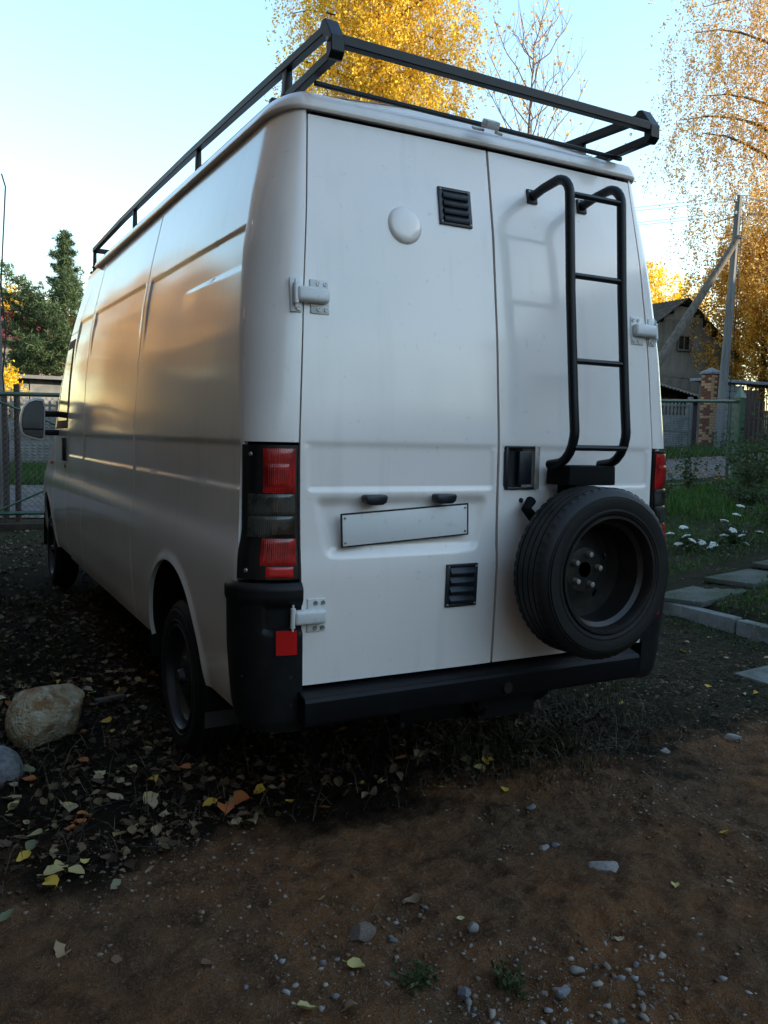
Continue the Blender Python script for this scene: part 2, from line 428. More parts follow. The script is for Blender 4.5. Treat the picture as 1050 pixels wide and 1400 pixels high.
def yref(c):
    return {1: .1, 2: c[1], 3: 3.2+c[1]*1.15, 4: 4.35+c[1]*.77, 5: 5.12+c[1]*1.08, 6: 6.3, 7: 6.4}[c[0]]
zlo = [1.4085 if (c[0] == 1 and c[1] < .85) else zmin_at(yref(c)) for c in cA]
zhi = [float(zroof(yref(c)))+.004 for c in cA]
for sd_ in (-1, 1):
    cc = cA if sd_ < 0 else cA[::1]
    patch('side_panel', cc, zlo, zhi, 250 if sd_ < 0 else 110, M['paint'], van, side_disp, sd_)
    cD = [(4, v) for v in np.linspace(.012, .99, 56)]
    dr = patch('front_door', cD, .45, 2.20, 150, M['paint'], van, side_disp, sd_)
    # window glass and its black surround, proud of the door skin
    patch('door_window', [(4, v) for v in np.linspace(.13, .84, 24)], 1.52, 2.08, 30, M['glass'], dr, lambda X, Y, Z, s, t: 0*Z+.004, sd_, .004)
    patch('window_seal', [(4, v) for v in np.linspace(.045, .93, 24)], 1.455, 2.15, 30, M['seal'], dr, lambda X, Y, Z, s, t: 0*Z+.002, sd_, .004)
    h = MB(); h.box((sd_*.990, 4.50, 1.29), (.036, .085, .185)); h.build('handle', M['black_plastic'], dr, bevel=.008)
    h = MB(); h.lathe([(0, 0), (.012, 0), (.012, .012), (0, .012)], (sd_*.992, 4.50, 1.155), 'x', 12); h.build('lock', M['seal'], dr)
    cF = [(5, v) for v in sorted(set(list(np.linspace(.012, 1, 36))+[np.clip((5.62+.475*math.cos(k)-5.12)/1.08, .012, 1) for k in np.linspace(.02, PI-.02, 40)]))]
    cF += [(6, v) for v in np.linspace(.1, 1, 10)]+[(7, v) for v in np.linspace(.1, 1, 12)]
    patch('front_wing', cF, [zmin_at(yref(c)) for c in cF], 2.2, 120, M['paint'], van, lambda X, Y, Z, s, t: np.where(s < 6, side_disp(X, Y, Z, s, t), 0), sd_)
    cT = [(4, v) for v in np.linspace(0, .99, 24)]+[(5, v) for v in np.linspace(0, 1, 10)]+[(6, v) for v in np.linspace(.1, 1, 10)]+[(7, v) for v in np.linspace(.1, 1, 12)]
    patch('cab_top', cT, 2.206, [float(zroof(4.2))+.004]*len(cT), 50, M['paint'], van, None, sd_)
    patch('windscreen', [(6, v) for v in np.linspace(.6, 1, 6)]+[(7, v) for v in np.linspace(.05, 1, 16)], 1.46, 2.17, 30, M['glass'], van, lambda X, Y, Z, s, t: 0*Z+.006, sd_, .008)
    # tail light in the corner
    tl = patch('tail_light', [(1, v) for v in np.linspace(.02, .838, 30)], .942, 1.398, 40, mat('black_lamp_body', (.006, .006, .007), .3, coat=.5), van, lambda X, Y, Z, s, t: 0*Z+.004, sd_)
    def lens(name, t0, t1, z0, z1, m_, lift=.008, bulge=.003):
        def dd(X, Y, Z, s, t):
            u = (t-(t0+t1)/2)/((t1-t0)/2); v = (Z-(z0+z1)/2)/((z1-z0)/2)
            return lift+bulge*np.clip((1-u**6)*(1-v**6), 0, 1)
        return patch(name, [(1, v) for v in np.linspace(t0, t1, 22)], z0, z1, 16, m_, tl, dd, sd_, .012)
    lens('brake_lens', .05, .47, 1.236, 1.386, M['red_lens'])
    lens('brake_lens_centre', .12, .43, 1.255, 1.335, M['red_lens'], .0112, .003)
    lens('indicator_lens', .06, .70, 1.160, 1.232, M['smoke_lens'])
    lens('reversing_lens', .06, .70, 1.084, 1.157, M['smoke_lens'])
    lens('fog_lens', .05, .47, .990, 1.081, M['red_lens'])
    lens('reflector', .085, .40, .950, .985, M['reflector'])
    for zz in (1.366, .972):
        x_, y_ = outl(np.array([1.]), np.array([.68]), np.array([zz])); a = .68*PI/2
        s_ = MB(); s_.lathe([(0, -.001), (.006, -.001), (.0075, .004), (.0075, .012)], (0, 0, 0), 'y', 12)
        s_.build('screw', M['steel'], tl, (sd_*(float(x_[0])+.004), float(y_[0])-.006, zz), (0, 0, sd_*a))
    # bumper corner
    rows = [0, .02, .045, .08, .14, .2, .26, .27, .30, .40, .42, .45, .6, .8, .9, .96, 1]
    rows = sorted(set([1-r for r in rows]))
    cB = [(0, .992), (0, .996)]+[(1, v) for v in np.linspace(0, 1, 26)]+[(2, v) for v in np.linspace(.165, .205, 5)]
    def bd(X, Y, Z, s, t):
        v = (Z-.40)/(.930-.40)
        d = .009*sstep(0, .08, v)*sstep(1.0, .965, v)+.007*sstep(.86, .90, v)*sstep(1.0, .97, v)
        rear = np.where((s == 0) | ((s == 1) & (t < .42)), 1.0, 0.0)
        d = d-.013*rear*sstep(.67, .69, v)*sstep(.86, .84, v)
        end = np.where(s == 2, sstep(.207, .193, t), 1.0)
        return .004+d*end
    bc = patch('bumper_corner', cB, .40+.0*np.arange(len(cB)), .930, 0, M['black_plastic'], van, bd, sd_, .05, rowf=np.linspace(0, 1, 60))
    x_, y_ = outl(np.array([1.]), np.array([.16]), np.array([.72]))
    rfr = patch('reflector_frame', [(1, v) for v in np.linspace(.030, .305, 8)], .672, .778, 8, M['black_metal'], bc, lambda X, Y, Z, s, t: 0*Z+.0145, sd_, .01)
    rf = patch('bumper_reflector', [(1, v) for v in np.linspace(.05, .28, 8)], .682, .768, 8, M['reflector'], bc, lambda X, Y, Z, s, t: 0*Z+.0175, sd_, .006)
    for (bz, bt) in ((.60, .12), (.50, .12), (.60, .75), (.88, .5)):
        x_, y_ = outl(np.array([1.]), np.array([bt]), np.array([bz])); a_ = bt*PI/2
        s_ = MB(); s_.lathe([(0, -.001), (.006, -.001), (.009, .003), (.009, .010)], (0, 0, 0), 'y', 12)
        s_.build('bumper_screw', M['hubcap'], bc, (sd_*(float(x_[0])+.013*math.sin(a_)), float(y_[0])-.013*math.cos(a_), bz), (0, 0, sd_*a_))

# roof: rim and crown as one sheet round the whole outline
def roof():
    cols = [(0, v) for v in np.linspace(0, 1, 14)]+[(1, v) for v in np.linspace(.08, 1, 14)]+[(2, v) for v in np.linspace(.2, 3.2, 24)]+[(3, v) for v in np.linspace(.1, 1, 10)]
    full = [(-1, c) for c in reversed(cols)]+[(1, c) for c in cols[1:]]
    prof = [(-.012, -.004, 0), (.012, -.006, 0), (.018, .001, 0), (.018, .009, 0), (.009, .030, 0), (-.006, .052, 0), (-.034, .066, 0), (-.08, .076, 0), (-.08, .100, .35), (-.08, .118, .65), (-.08, .125, 1.0)]
    V = []
    for off, dz, k in prof:
        for (s, c) in full:
            x, y = outl(np.array([float(c[0])]), np.array([c[1]]), np.array([2.56])); x, y = float(x[0]), float(y[0])
            x1, y1 = outl(np.array([float(c[0])]), np.array([c[1]+.003]), np.array([2.56])); tx, ty = float(x1[0])-x, float(y1[0])-y
            l = math.hypot(tx, ty); nx, ny = -(-ty)/l, -tx/l
            px, py = x+nx*off, y+ny*off
            px *= (1-k)
            z = float(zroof(py))+dz
            V.append((s*px, py+k*.02, z))
    n = len(full); F = []
    for i in range(len(prof)-1):
        for j in range(n-1): F.append((i*n+j, i*n+j+1, (i+1)*n+j+1, (i+1)*n+j))
    me = fast_mesh('roof', np.array(V), np.array(F), True); me.set_sharp_from_angle(angle=math.radians(50))
    return link('roof', me, M['paint'], van)
rf = roof()
mb = MB(); mb.box((0, .245, 2.553), (1.42, .10, .03)); mb.box((0, 2.0, 2.54), (1.5, 3.6, .02)); mb.build('roof_lining', M['seal'], van)

# dark inner shell, floor and wheel housings
mb = MB()
mb.box((0, 2.05, 1.47), (1.52, 3.80, 1.84)); mb.box((0, 4.8, 1.2), (1.5, 1.6, .75)); mb.box((0, 3.0, .50), (1.40, 5.6, .24))
mb.build('inner_body', M['dark'], van)
for (yc, zc, R) in AR:
    for s in (-1, 1):
        mb = MB(); n = 20; vs = []
        for x in (s*1.0, s*.62):
            for k in range(n+1):
                a = -.15+(PI+.3)*k/n; vs.append((x*(.985 if abs(x) > .9 else 1), yc+(R+.004)*math.cos(a), zc+(R+.004)*math.sin(a)))
        mb.add(vs, [(k, k+1, n+2+k, n+1+k) for k in range(n)]+[tuple(n+1+k for k in range(n+1))])
        mb.build('wheel_housing', M['dark'], van)
mb = MB(); mb.tube([(-.9, 1.03, .34), (.9, 1.03, .34)], .05, 12); mb.tube([(-.3, .25, .33), (.35, .25, .33)], .06, 12); mb.box((.15, .18, .36), (.28, .16, .12)); mb.build('rear_axle', M['dark'], van)
for s in (-1, 1):
    mb = MB(); mb.box((s*.84, .575, .43), (.27, .012, .36), rot=(.10, 0, 0)); mb.build('mud_flap', M['flap'], van, bevel=.003)

# door gap seals behind the joints
mb = MB()
for z in np.arange(.60, 2.52, .06): mb.box((0, surf(0, z)[0]+.030, z), (.05, .02, .062))
mb.build('door_seal', M['seal'], van)

# rear step bumper
mb = MB()
prof = [(-.048, .432), (-.058, .444), (-.058, .520), (-.050, .534), (.015, .549), (.03, .549), (.03, .44)]
mb.prism([(a, b) for a, b in prof], 1.545, (-.815, 0, 0), 'x')
mb.build('rear_step', M['step'], van, bevel=.003, seg=1, angle=20)
mb = MB(); mb.lathe([(0, -.012), (.02, -.012), (.024, 0), (.024, .03)], (0, 0, 0), 'y', 16); mb.build('tow_cover', M['hubcap'], van, (.03, -.059, .475))
mb = MB(); mb.tube([(-.05, .10, .40), (-.05, .02, .36), (-.045, -.02, .375), (-.04, -.03, .40)], .012, 8); mb.build('tow_eye', M['dark'], van); mb = MB(); mb.tube([(-.42, .1, .41), (-.42, .03, .38), (-.42, -.04, .385)], .009, 8); mb.build('tow_eye', M['dark'], van)

# vents with louvres
def vent(x0, x1, z0, z1):
    cx, cz = (x0+x1)/2, (z0+z1)/2; y, a = surf(cx, cz); w, h = (x1-x0), (z1-z0)
    R = Euler((a, 0, 0)).to_matrix()
    fr = MB(); n = 4; lw = w*.76; bar = .012
    fr.box((0, -.002, h/2-bar/2), (w, .010, bar)); fr.box((0, -.002, -h/2+bar/2), (w, .010, bar))
    for s in (-1, 1): fr.box((s*(w/2-w*.06), -.002, 0), (w*.12, .010, h-2*bar))
    hh = (h-2*bar)
    o = fr.build('vent', M['vent'], van, (cx, y, cz), (a, 0, 0), bevel=.0025)
    bk = MB(); bk.box((0, .001, 0), (w*.8, .004, h*.9)); bk.build('backing', M['seal'], o)
    me = None
    for k in range(n):
        zc = -hh/2+hh*(k+.5)/n
        if me is None:
            s_ = MB(); s_.prism([(0, -.020), (-.012, -.016), (-.016, -.004), (-.004, .010), (-.002, .016), (.000, .016)], lw, (-lw/2, 0, 0), 'x'); me = s_.mesh('louvre', bevel=.001)
        link('slat', me, M['vent'], o, (0, 0, zc))
    sc = MB()
    for sx in (-1, 1):
        for sz in (-1, 1): sc.lathe([(0, -.0105), (.0035, -.0095), (.0045, -.006)], (sx*(w/2-.009), 0, sz*(h/2-.010)), 'y', 10)
    tag(sc.build('rivets', M['steel'], o), kind='stuff')
vent(-.240, -.096, 2.222, 2.366)
vent(-.232, -.092, .800, .964)
# round blank cap
y, a = surf(-.388, 2.198)
mb = MB(); mb.lathe([(0, -.016), (.03, -.0155), (.055, -.013), (.066, -.008), (.072, .004)], (0, 0, 0), 'y', 40); mb.build('round_cap', M['paint'], van, (-.388, y, 2.198), (a, 0, 0), angle=60)

# hinges
def hinge(sx, z, low=False):
    xh = sx*(float(f_xd(z))+.003)
    y, a = surf(sx*float(f_xd(z)), z)
    plate = MB(); plate.box((-.036, -.002, 0), (.070, .008, .118))       # on the door, inwards
    o = link('hinge', None) if False else None
    e = bpy.data.objects.new('hinge', plate.mesh('hinge', bevel=.003)); C.objects.link(e); e.parent = van; e.data.materials.append(M['paint_trim'])
    e.location = (xh-sx*.028, y-.001, z); e.rotation_euler = (a, 0, 0); e.scale = (sx, 1, 1)
    arm = MB(); arm.box((-.005, -.018, 0), (.118, .034, .052)); arm.build('hinge_arm', M['paint_trim'], e, bevel=.012, seg=3)
    if not low:
        pp = MB(); pp.box((.052, -.001, 0), (.042, .010, .118)); pp.build('pillar_plate', M['paint_trim'], e, bevel=.004)
    br = MB(); br.tube([(.058, -.020, -.034), (.058, -.020, .034)], .009, 12); br.tube([(.058, -.020, -.046), (.058, -.020, .046)], .004, 8); br.build('hinge_barrel', M['paint_trim'], e)
    bm_ = None
    for bx in (-.058, -.030):
        for bz in (-.044, .044):
            if bm_ is None:
                b_ = MB(); b_.lathe([(0, -.004), (.0035, -.0075), (.0075, -.0075), (.0085, -.002), (.0085, .004)], (0, 0, 0), 'y', 14); bm_ = b_.mesh('bolt')
            link('bolt', bm_, M['steel'] if low else M['paint_trim'], e, (bx, -.003, bz))
    if not low: link('bolt', bm_, M['paint_trim'], e, (.046, -.004, -.046))
for s in (-1, 1): hinge(s, 1.905); hinge(s, .812, True)

# number plate hung crooked, two lamps above it
y, a = surf(-.40, 1.12)
pl = MB(); pl.box((0, 0, 0), (.520, .004, .112)); po = pl.build('number_plate', M['plate'], van, (-.402, -.006, 1.118), (0.03, -.055, 0), bevel=.0015)
pf = MB()
for s in (-1, 1): pf.box((0, 0, s*.0575), (.528, .007, .005)); pf.box((s*.2620, 0, 0), (.005, .007, .112))
pf.build('plate_frame', M['seal'], po)
for (px_, pz_) in ((-.250, .044), (.250, .044), (-.250, -.044), (.250, -.044)):
    b_ = MB(); b_.lathe([(0, -.007), (.004, -.006), (.0045, 0)], (0, 0, 0), 'y', 10); b_.build('plate_screw', M['steel'], po, (px_, 0, pz_))
for x in (-.540, -.250):
    l_ = MB(); l_.prism([(-.044, .008), (-.040, .017), (.040, .017), (.044, .008), (.040, -.010), (.026, -.019), (-.026, -.019), (-.040, -.010)], -.042, (0, .012, 0), 'y')
    l_.build('plate_lamp', M['handle'], van, (x, -.004, 1.212), bevel=.005)

# door handle
hb = MB()
for s in (-1, 1): hb.box((.106, -.002, 1.325+s*.080), (.148, .012, .010))
hb.box((.036, -.002, 1.325), (.012, .012, .168)); hd = hb.build('door_handle', M['handle'], van, bevel=.003)
h_ = MB(); h_.box((.080, .022, 1.325), (.09, .006, .155)); h_.build('handle_cup', M['seal'], hd)
h_ = MB(); h_.box((.125, .004, 1.325), (.062, .022, .132)); h_.build('handle_grip', M['handle'], hd, bevel=.006)
h_ = MB(); h_.box((.178, -.006, 1.325), (.024, .010, .166)); h_.build('steel_strip', M['steel'], hd, bevel=.0015)

# roof catch at the top of the doors
c_ = MB(); c_.box((0, -.02, .012), (.060, .045, .030), rot=(.5, 0, 0)); ct = c_.build('door_catch', M['paint_trim'], van, (-.030, .100, 2.604), bevel=.006)
c_ = MB(); c_.box((-.045, -.002, -.006), (.05, .018, .010), rot=(.6, 0, 0)); c_.build('catch_tab', M['paint_trim'], ct, bevel=.003); c_ = MB(); c_.box((.040, -.016, -.012), (.035, .014, .012), rot=(.6, 0, .2)); c_.build('catch_tab', M['paint_trim'], ct, bevel=.003)

# ladder
lad = bpy.data.objects.new('ladder', None); C.objects.link(lad); lad.parent = van
def arc(c, r, a0, a1, n, x):
    return [(x, c[0]+r*math.cos(a0+(a1-a0)*i/n), c[1]+r*math.sin(a0+(a1-a0)*i/n)) for i in range(n+1)]
for x, zz in ((.205, 2.398), (.462, 2.398)):
    ysf, aa = surf(x, zz)
    r = MB(); pts = [(x, ysf-.004, zz-.004), (x, ysf-.07, zz+.012)]
    pts += arc((-.035, 2.345), .075, PI*.5, PI, 6, x)
    pts += [(x, -.135, 2.0), (x, -.175, 1.6), (x, -.190, 1.47)]
    pts += [(x, -.190+.10*(1-math.cos(k)), 1.47-.125*math.sin(k)) for k in np.linspace(.15, PI/2*1.0, 6)]
    pts.append((x, -.05, 1.340))
    r.tube(pts, .0185, 10); r.build('ladder_rail', M['black_metal'], lad, angle=50)
    b = MB(); b.box((0, 0, 0), (.050, .008, .058)); bb = b.build('bracket', M['black_metal'], lad, (x-.004, ysf-.005, zz-.005), (aa, 0, 0), bevel=.003)
    b = MB()
    for q in ((-.015, .018), (.015, .018), (-.015, -.018)): b.lathe([(0, -.010), (.005, -.009), (.006, -.003)], (x-.004+q[0], ysf, zz-.005+q[1]), 'y', 8)
    tag(b.build('bracket_bolts', M['steel'], lad), kind='stuff')
def rail_y(z): return float(np.interp(z, [1.47, 1.6, 2.0, 2.345], [-.190, -.175, -.135, -.110]))
for z in (2.352, 2.052, 1.732, 1.408):
    r = MB(); r.tube([(.205, rail_y(z), z), (.462, rail_y(z), z)], .0115, 10); r.build('rung', M['black_metal'], lad)

# spare wheel carrier and wheel
SX, SZ = .303, .938
cr = MB(); cr.box((.345, -.075, 1.300), (.235, .14, .075), taper=.98); cr.box((.33, -.03, 1.12), (.09, .05, .36)); cr.box((SX, -.05, SZ), (.20, .07, .20)); cr.lathe([(0, -.085), (.185, -.085), (.185, -.075), (0, -.075)], (SX, 0, SZ), 'y', 32); cr.tube([(.14, -.03, 1.20), (.10, -.05, 1.17), (.14, -.05, 1.13)], .022, 8)  # carrier, plus an added dark disc that keeps the rim holes black
cr.build('wheel_carrier', M['dark'], van, bevel=.008)

def tyre_mesh(R, r_in, w, axis='y', tread=True):
    """tyre about the y axis, outer face at y = -w/2, with sipes cut round the tread"""
    h = w/2
    prof = [(r_in, -h*.80), (r_in+.012, -h*.94), (r_in+.018, -h*.955), (r_in+.020, -h*.985), (r_in+.026, -h*.985), (r_in+.028, -h*.965), (r_in+.050, -h*1.0), (r_in+.068, -h*.99), (R-.036, -h*.935), (R-.035, -h*.950), (R-.031, -h*.945), (R-.030, -h*.90), (R-.012, -h*.80), (R-.004, -h*.70)]
    tr = []
    for g in (-.45, -.15, .15, .45):
        tr += [(R, h*(g-.03)), (R-.006, h*(g-.025)), (R-.006, h*(g+.025)), (R, h*(g+.03))]
    prof = prof+[(R-.001, -h*.62)]+tr+[(R-.001, h*.62)]+[(p[0], -p[1]) for p in reversed(prof)]
    mb = MB(); mb.lathe(prof, (0, 0, 0), 'y', 96, caps=False)
    return mb
def tread_blocks(R, w, n=56):
    mb = MB(); h = w/2
    for k in range(n):
        a = 2*PI*k/n
        for s in (-1, 1):
            # shoulder lugs
            vs = []
            for (r, y) in ((R-.016, s*h*.83), (R+.001, s*h*.66), (R+.001, s*h*.50), (R-.012, s*h*.50)):
                for da in (-.030, .030): vs.append((r*math.cos(a+da), y, r*math.sin(a+da)))
            mb.add(vs, [(0, 2, 3, 1), (2, 4, 5, 3), (0, 1, 7, 6), (0, 6, 4, 2), (1, 3, 5, 7)])
    return mb
def wheel(name, loc, face, R, w, rim_m, tyre_m, deep, parent, rot=(0, 0, 0)):
    e = bpy.data.objects.new(name, None); C.objects.link(e); e.parent = parent; e.location = loc
    e.rotation_euler = rot
    ri = R*.672
    tyre_mesh(R, ri, w).build('tyre', tyre_m, e, angle=28)
    tag(tread_blocks(R, w).build('tread', tyre_m, e), kind='stuff')
    h = w/2; dep = deep
    # rim barrel: lip, bead seat steps, down to the disc
    prof = [(ri+.006, -h*.90), (ri+.004, -h*.97), (ri-.006, -h*.97), (ri-.012, -h*.86), (ri-.016, -h*.55), (ri-.032, -h*.42), (ri-.036, dep-.030), (ri-.055, dep), (ri-.075, dep-.004), (ri-.105, dep-.020), (.092, dep-.030), (.086, dep-.036), (.060, dep-.040), (.030, dep-.040), (.030, h*.8)]
    mb = MB(); mb.lathe([p for p in prof], (0, 0, 0), 'y', 64, caps=False)
    o = mb.build('rim', rim_m, e, angle=30)
    # drilled holes: cut through the disc
    cut = MB()
    for k in range(5):
        a = 2*PI*k/5+.35; cut.lathe([(0, -.06), (.0155, -.06), (.0155, .08), (0, .08)], ((ri-.090)*math.cos(a), dep-.01, (ri-.090)*math.sin(a)), 'y', 16)
    for k in range(10):
        pass
    hl = cut.build('vent_hole', M['dark'], e)
    me_cut = hl.data
    bo = o.modifiers.new('cut', 'BOOLEAN'); bo.object = hl; bo.operation = 'DIFFERENCE'; bo.solver = 'EXACT'
    return e, o, hl
sw, sro, shl = wheel('spare_wheel', (SX, -.215, SZ), -1, .325, .205, M['rim'], M['rubber_worn'], .088, van)
hub = MB()
for k in range(5):
    a = 2*PI*k/5+.1; hub.lathe([(0, -.032), (.010, -.030), (.012, -.012), (.012, 0)], (.062*math.cos(a), .056, .062*math.sin(a)), 'y', 10)
tag(hub.build('wheel_bolts', M['steel'], sw), kind='stuff')
hh = MB(); hh.lathe([(0, .047), (.029, .047)], (0, 0, 0), 'y', 24); hh.build('hub_hole', M['dark'], sw)
wh = [(sw, sro, shl)]
for (yc, s) in ((1.03, -1), (1.03, 1), (5.62, -1), (5.62, 1)):
    e, o, hl = wheel('road_wheel', (s*.872, yc, .345), -1, .345, .205, M['hubcap'], M['rubber'], -.035, van, (0, 0, PI/2 if s > 0 else -PI/2))
    wh.append((e, o, hl))
    c_ = MB(); c_.lathe([(0, -.10), (.030, -.10), (.036, -.085), (.040, -.05)], (0, 0, 0), 'y', 20)
    for k in range(5):
        a = 2*PI*k/5; c_.lathe([(0, -.082), (.010, -.080), (.011, -.06)], (.060*math.cos(a), 0, .060*math.sin(a)), 'y', 8)
    tag(c_.build('wheel_bolts', M['hubcap'], e), kind='stuff')
dg = bpy.context.evaluated_depsgraph_get(); dg.update()
for (e, o, hl) in wh:
    me = bpy.data.meshes.new_from_object(o.evaluated_get(dg)); o.modifiers.clear(); o.data = me
    bpy.data.objects.remove(hl)

# left mirror (and the right one)
for s in (-1, 1):
    e = bpy.data.objects.new('wing_mirror', None); C.objects.link(e); e.parent = van
    poly = [(-1.098, 1.700), (-1.160, 1.706), (-1.215, 1.685), (-1.255, 1.635), (-1.277, 1.560), (-1.283, 1.470), (-1.272, 1.405), (-1.245, 1.380), (-1.190, 1.362), (-1.112, 1.345), (-1.094, 1.356), (-1.088, 1.45), (-1.086, 1.65)]
    if s > 0: poly = [(-a, b) for a, b in reversed(poly)]
    b = MB(); b.prism(poly, .10, (0, 4.90, 0)); b.build('mirror_shell', M['paint'], e, bevel=.010, seg=3)
    cxm = s*1.185; czm = 1.53
    def shr(pl_, k, zr): return [(cxm+(a-cxm)*k, min(max(czm+(b_-czm)*k, zr[0]), zr[1])) for a, b_ in pl_]
    b = MB(); b.prism(shr(poly, .87, (1.2, 1.8)), .004, (0, 4.8965, 0)); b.build('mirror_bezel', M['seal'], e)
    up = [p for p in shr(poly, .83, (1.452, 1.8))]; lo = [p for p in shr(poly, .83, (1.2, 1.436))]
    b = MB(); b.prism(up, .004, (0, 4.893, 0)); b.build('mirror_glass', M['mirror'], e, rot=(0, 0, 0))
    b = MB(); b.prism(lo, .004, (0, 4.893, 0)); b.build('mirror_glass', M['mirror'], e)
    for z in (1.42, 1.575):
        b = MB(); b.box((s*1.035, 4.93, z), (.12, .05, .05)); b.build('mirror_arm', M['black_plastic'], e, bevel=.01)
# side repeater
mb = MB(); mb.box((-.992, 5.33, 1.16), (.02, .05, .03)); mb.build('side_repeater', M['orange'], van, bevel=.005)

# roof rack
rack = bpy.data.objects.new('roof_rack', None); C.objects.link(rack); rack.parent = van
rack.location = (-.030, 0, .012); rack.rotation_euler = (0, .011, 0)
BM = M['black_metal']
XL, XR, YB, YF = -.718, .700, .02, 4.70
def bar(name, a, b, r=.0165, m_=BM):
    q = MB(); q.tube([a, b], r, 4, square=True); return q.build(name, m_, rack, bevel=.003, angle=12, seg=1)
RS = .029
def railz(y): return float(np.interp(y, [0, 1.0, 1.8, 2.6, 3.5, 4.7], [2.762, 2.806, 2.838, 2.862, 2.884, 2.892]))
for x in (XL, XR):
    o_ = -1 if x < 0 else 1
    q = MB(); q.tube([(x, yy, railz(yy)) for yy in (YB+.03, 1.0, 1.8, 2.6, 3.5, YF)], .0165, 4, square=True); q.build('side_rail', BM, rack, bevel=.003, angle=12, seg=1)
    # lower strut from first foot to the rear corner
    bar('rear_strut', (x, .44, 2.662), (x, YB-.022, 2.664))
    # bent end plate joining rail, strut and cross bar
    pl_ = [(YB+.048, 2.770), (YB+.030, 2.790), (YB+.006, 2.786), (YB-.052, 2.712), (YB-.054, 2.662), (YB-.034, 2.644), (YB-.014, 2.648), (YB-.012, 2.700)]
    q = MB(); q.prism(pl_, .050, (x-.025, 0, 0), 'x'); q.build('corner_plate', BM, rack, bevel=.003, seg=1, angle=12)
    q = MB(); q.lathe([(0, -.03), (.008, -.03), (.008, .03), (0, .03)], (x, YB-.028, 2.705), 'x', 8); q.build('corner_bolt', M['steel'], rack)
    for yy in (.42, 1.62, 3.12, YF-.02):
        zr = float(zroof(yy))+.062
        q = MB(); q.box((x, yy, (zr+railz(yy))/2), (.030, .055 if yy < .5 else .034, railz(yy)-zr), taper=.8); q.build('post', BM, rack, bevel=.003)
        q = MB(); q.lathe([(0, -.022), (.008, -.022), (.008, .022), (0, .022)], (x, yy, zr+.045), 'x', 6); q.build('post_bolt', M['steel'], rack)
        q = MB(); q.box((x, yy, zr+.002), (.07, .08, .012)); q.build('foot', BM, rack, bevel=.003)
bar('rear_bar', (XL+.02, YB-.032, 2.706), (XR-.02, YB-.032, 2.706), .0172)
bar('front_bar', (XL, YF, railz(YF)), (XR, YF, railz(YF)), .018)
for yy in (.60, 1.62, 3.12):
    zz = float(zroof(yy))+.140
    bar('cross_bar', (XL, yy, zz), (XR, yy, zz), .016)
bar('base_bar', (-.72, .155, 2.628), (.70, .155, 2.628), .008)

# ------------------------------------------------------------------ the ground
def micro(x, y):
    x = np.asarray(x, float); y = np.asarray(y, float)
    near = 1/(1+np.exp((np.hypot(x-.5, y-.5)-7)*1.0))
    h = .030*noise2(x, y, 3, 4, .9)+.020*noise2(x, y, 4, 3, 4)+.017*noise2(x, y, 5, 3, 13)+.010*noise2(x, y, 6, 2, 34)
    rut = -.035*np.exp(-((x+.45-.25*np.sin(y*.8))/.28)**2)*(y < .2)-.03*np.exp(-((x-.95)/.25)**2)*(y < 0)
    return (h+rut*.6)*near
def gh(x, y): return gz(x, y)+micro(x, y)
def ghf(x, y): return float(gh(np.array([x]), np.array([y]))[0])
def axis(lo, hi, st, far_lo, far_hi, k=1.13):
    a = list(np.arange(lo, hi+st/2, st)); d = st; x = lo; left = []
    while x > far_lo: d *= k; x -= d; left.append(x)
    d = st; x = hi; right = []
    while x < far_hi: d *= k; x += d; right.append(x)
    return np.array(left[::-1]+a+right)
gx = axis(-2.2, 3.8, .014, -350, 380); gy = axis(-1.7, 2.9, .014, -300, 420)
GX, GY = np.meshgrid(gx, gy); GZ = gh(GX, GY)
ix = np.arange(GX.size).reshape(GX.shape)
gm = fast_mesh('ground', np.stack([GX, GY, GZ], -1).reshape(-1, 3), np.stack([ix[:-1, :-1], ix[:-1, 1:], ix[1:, 1:], ix[1:, :-1]], -1).reshape(-1, 4), True)

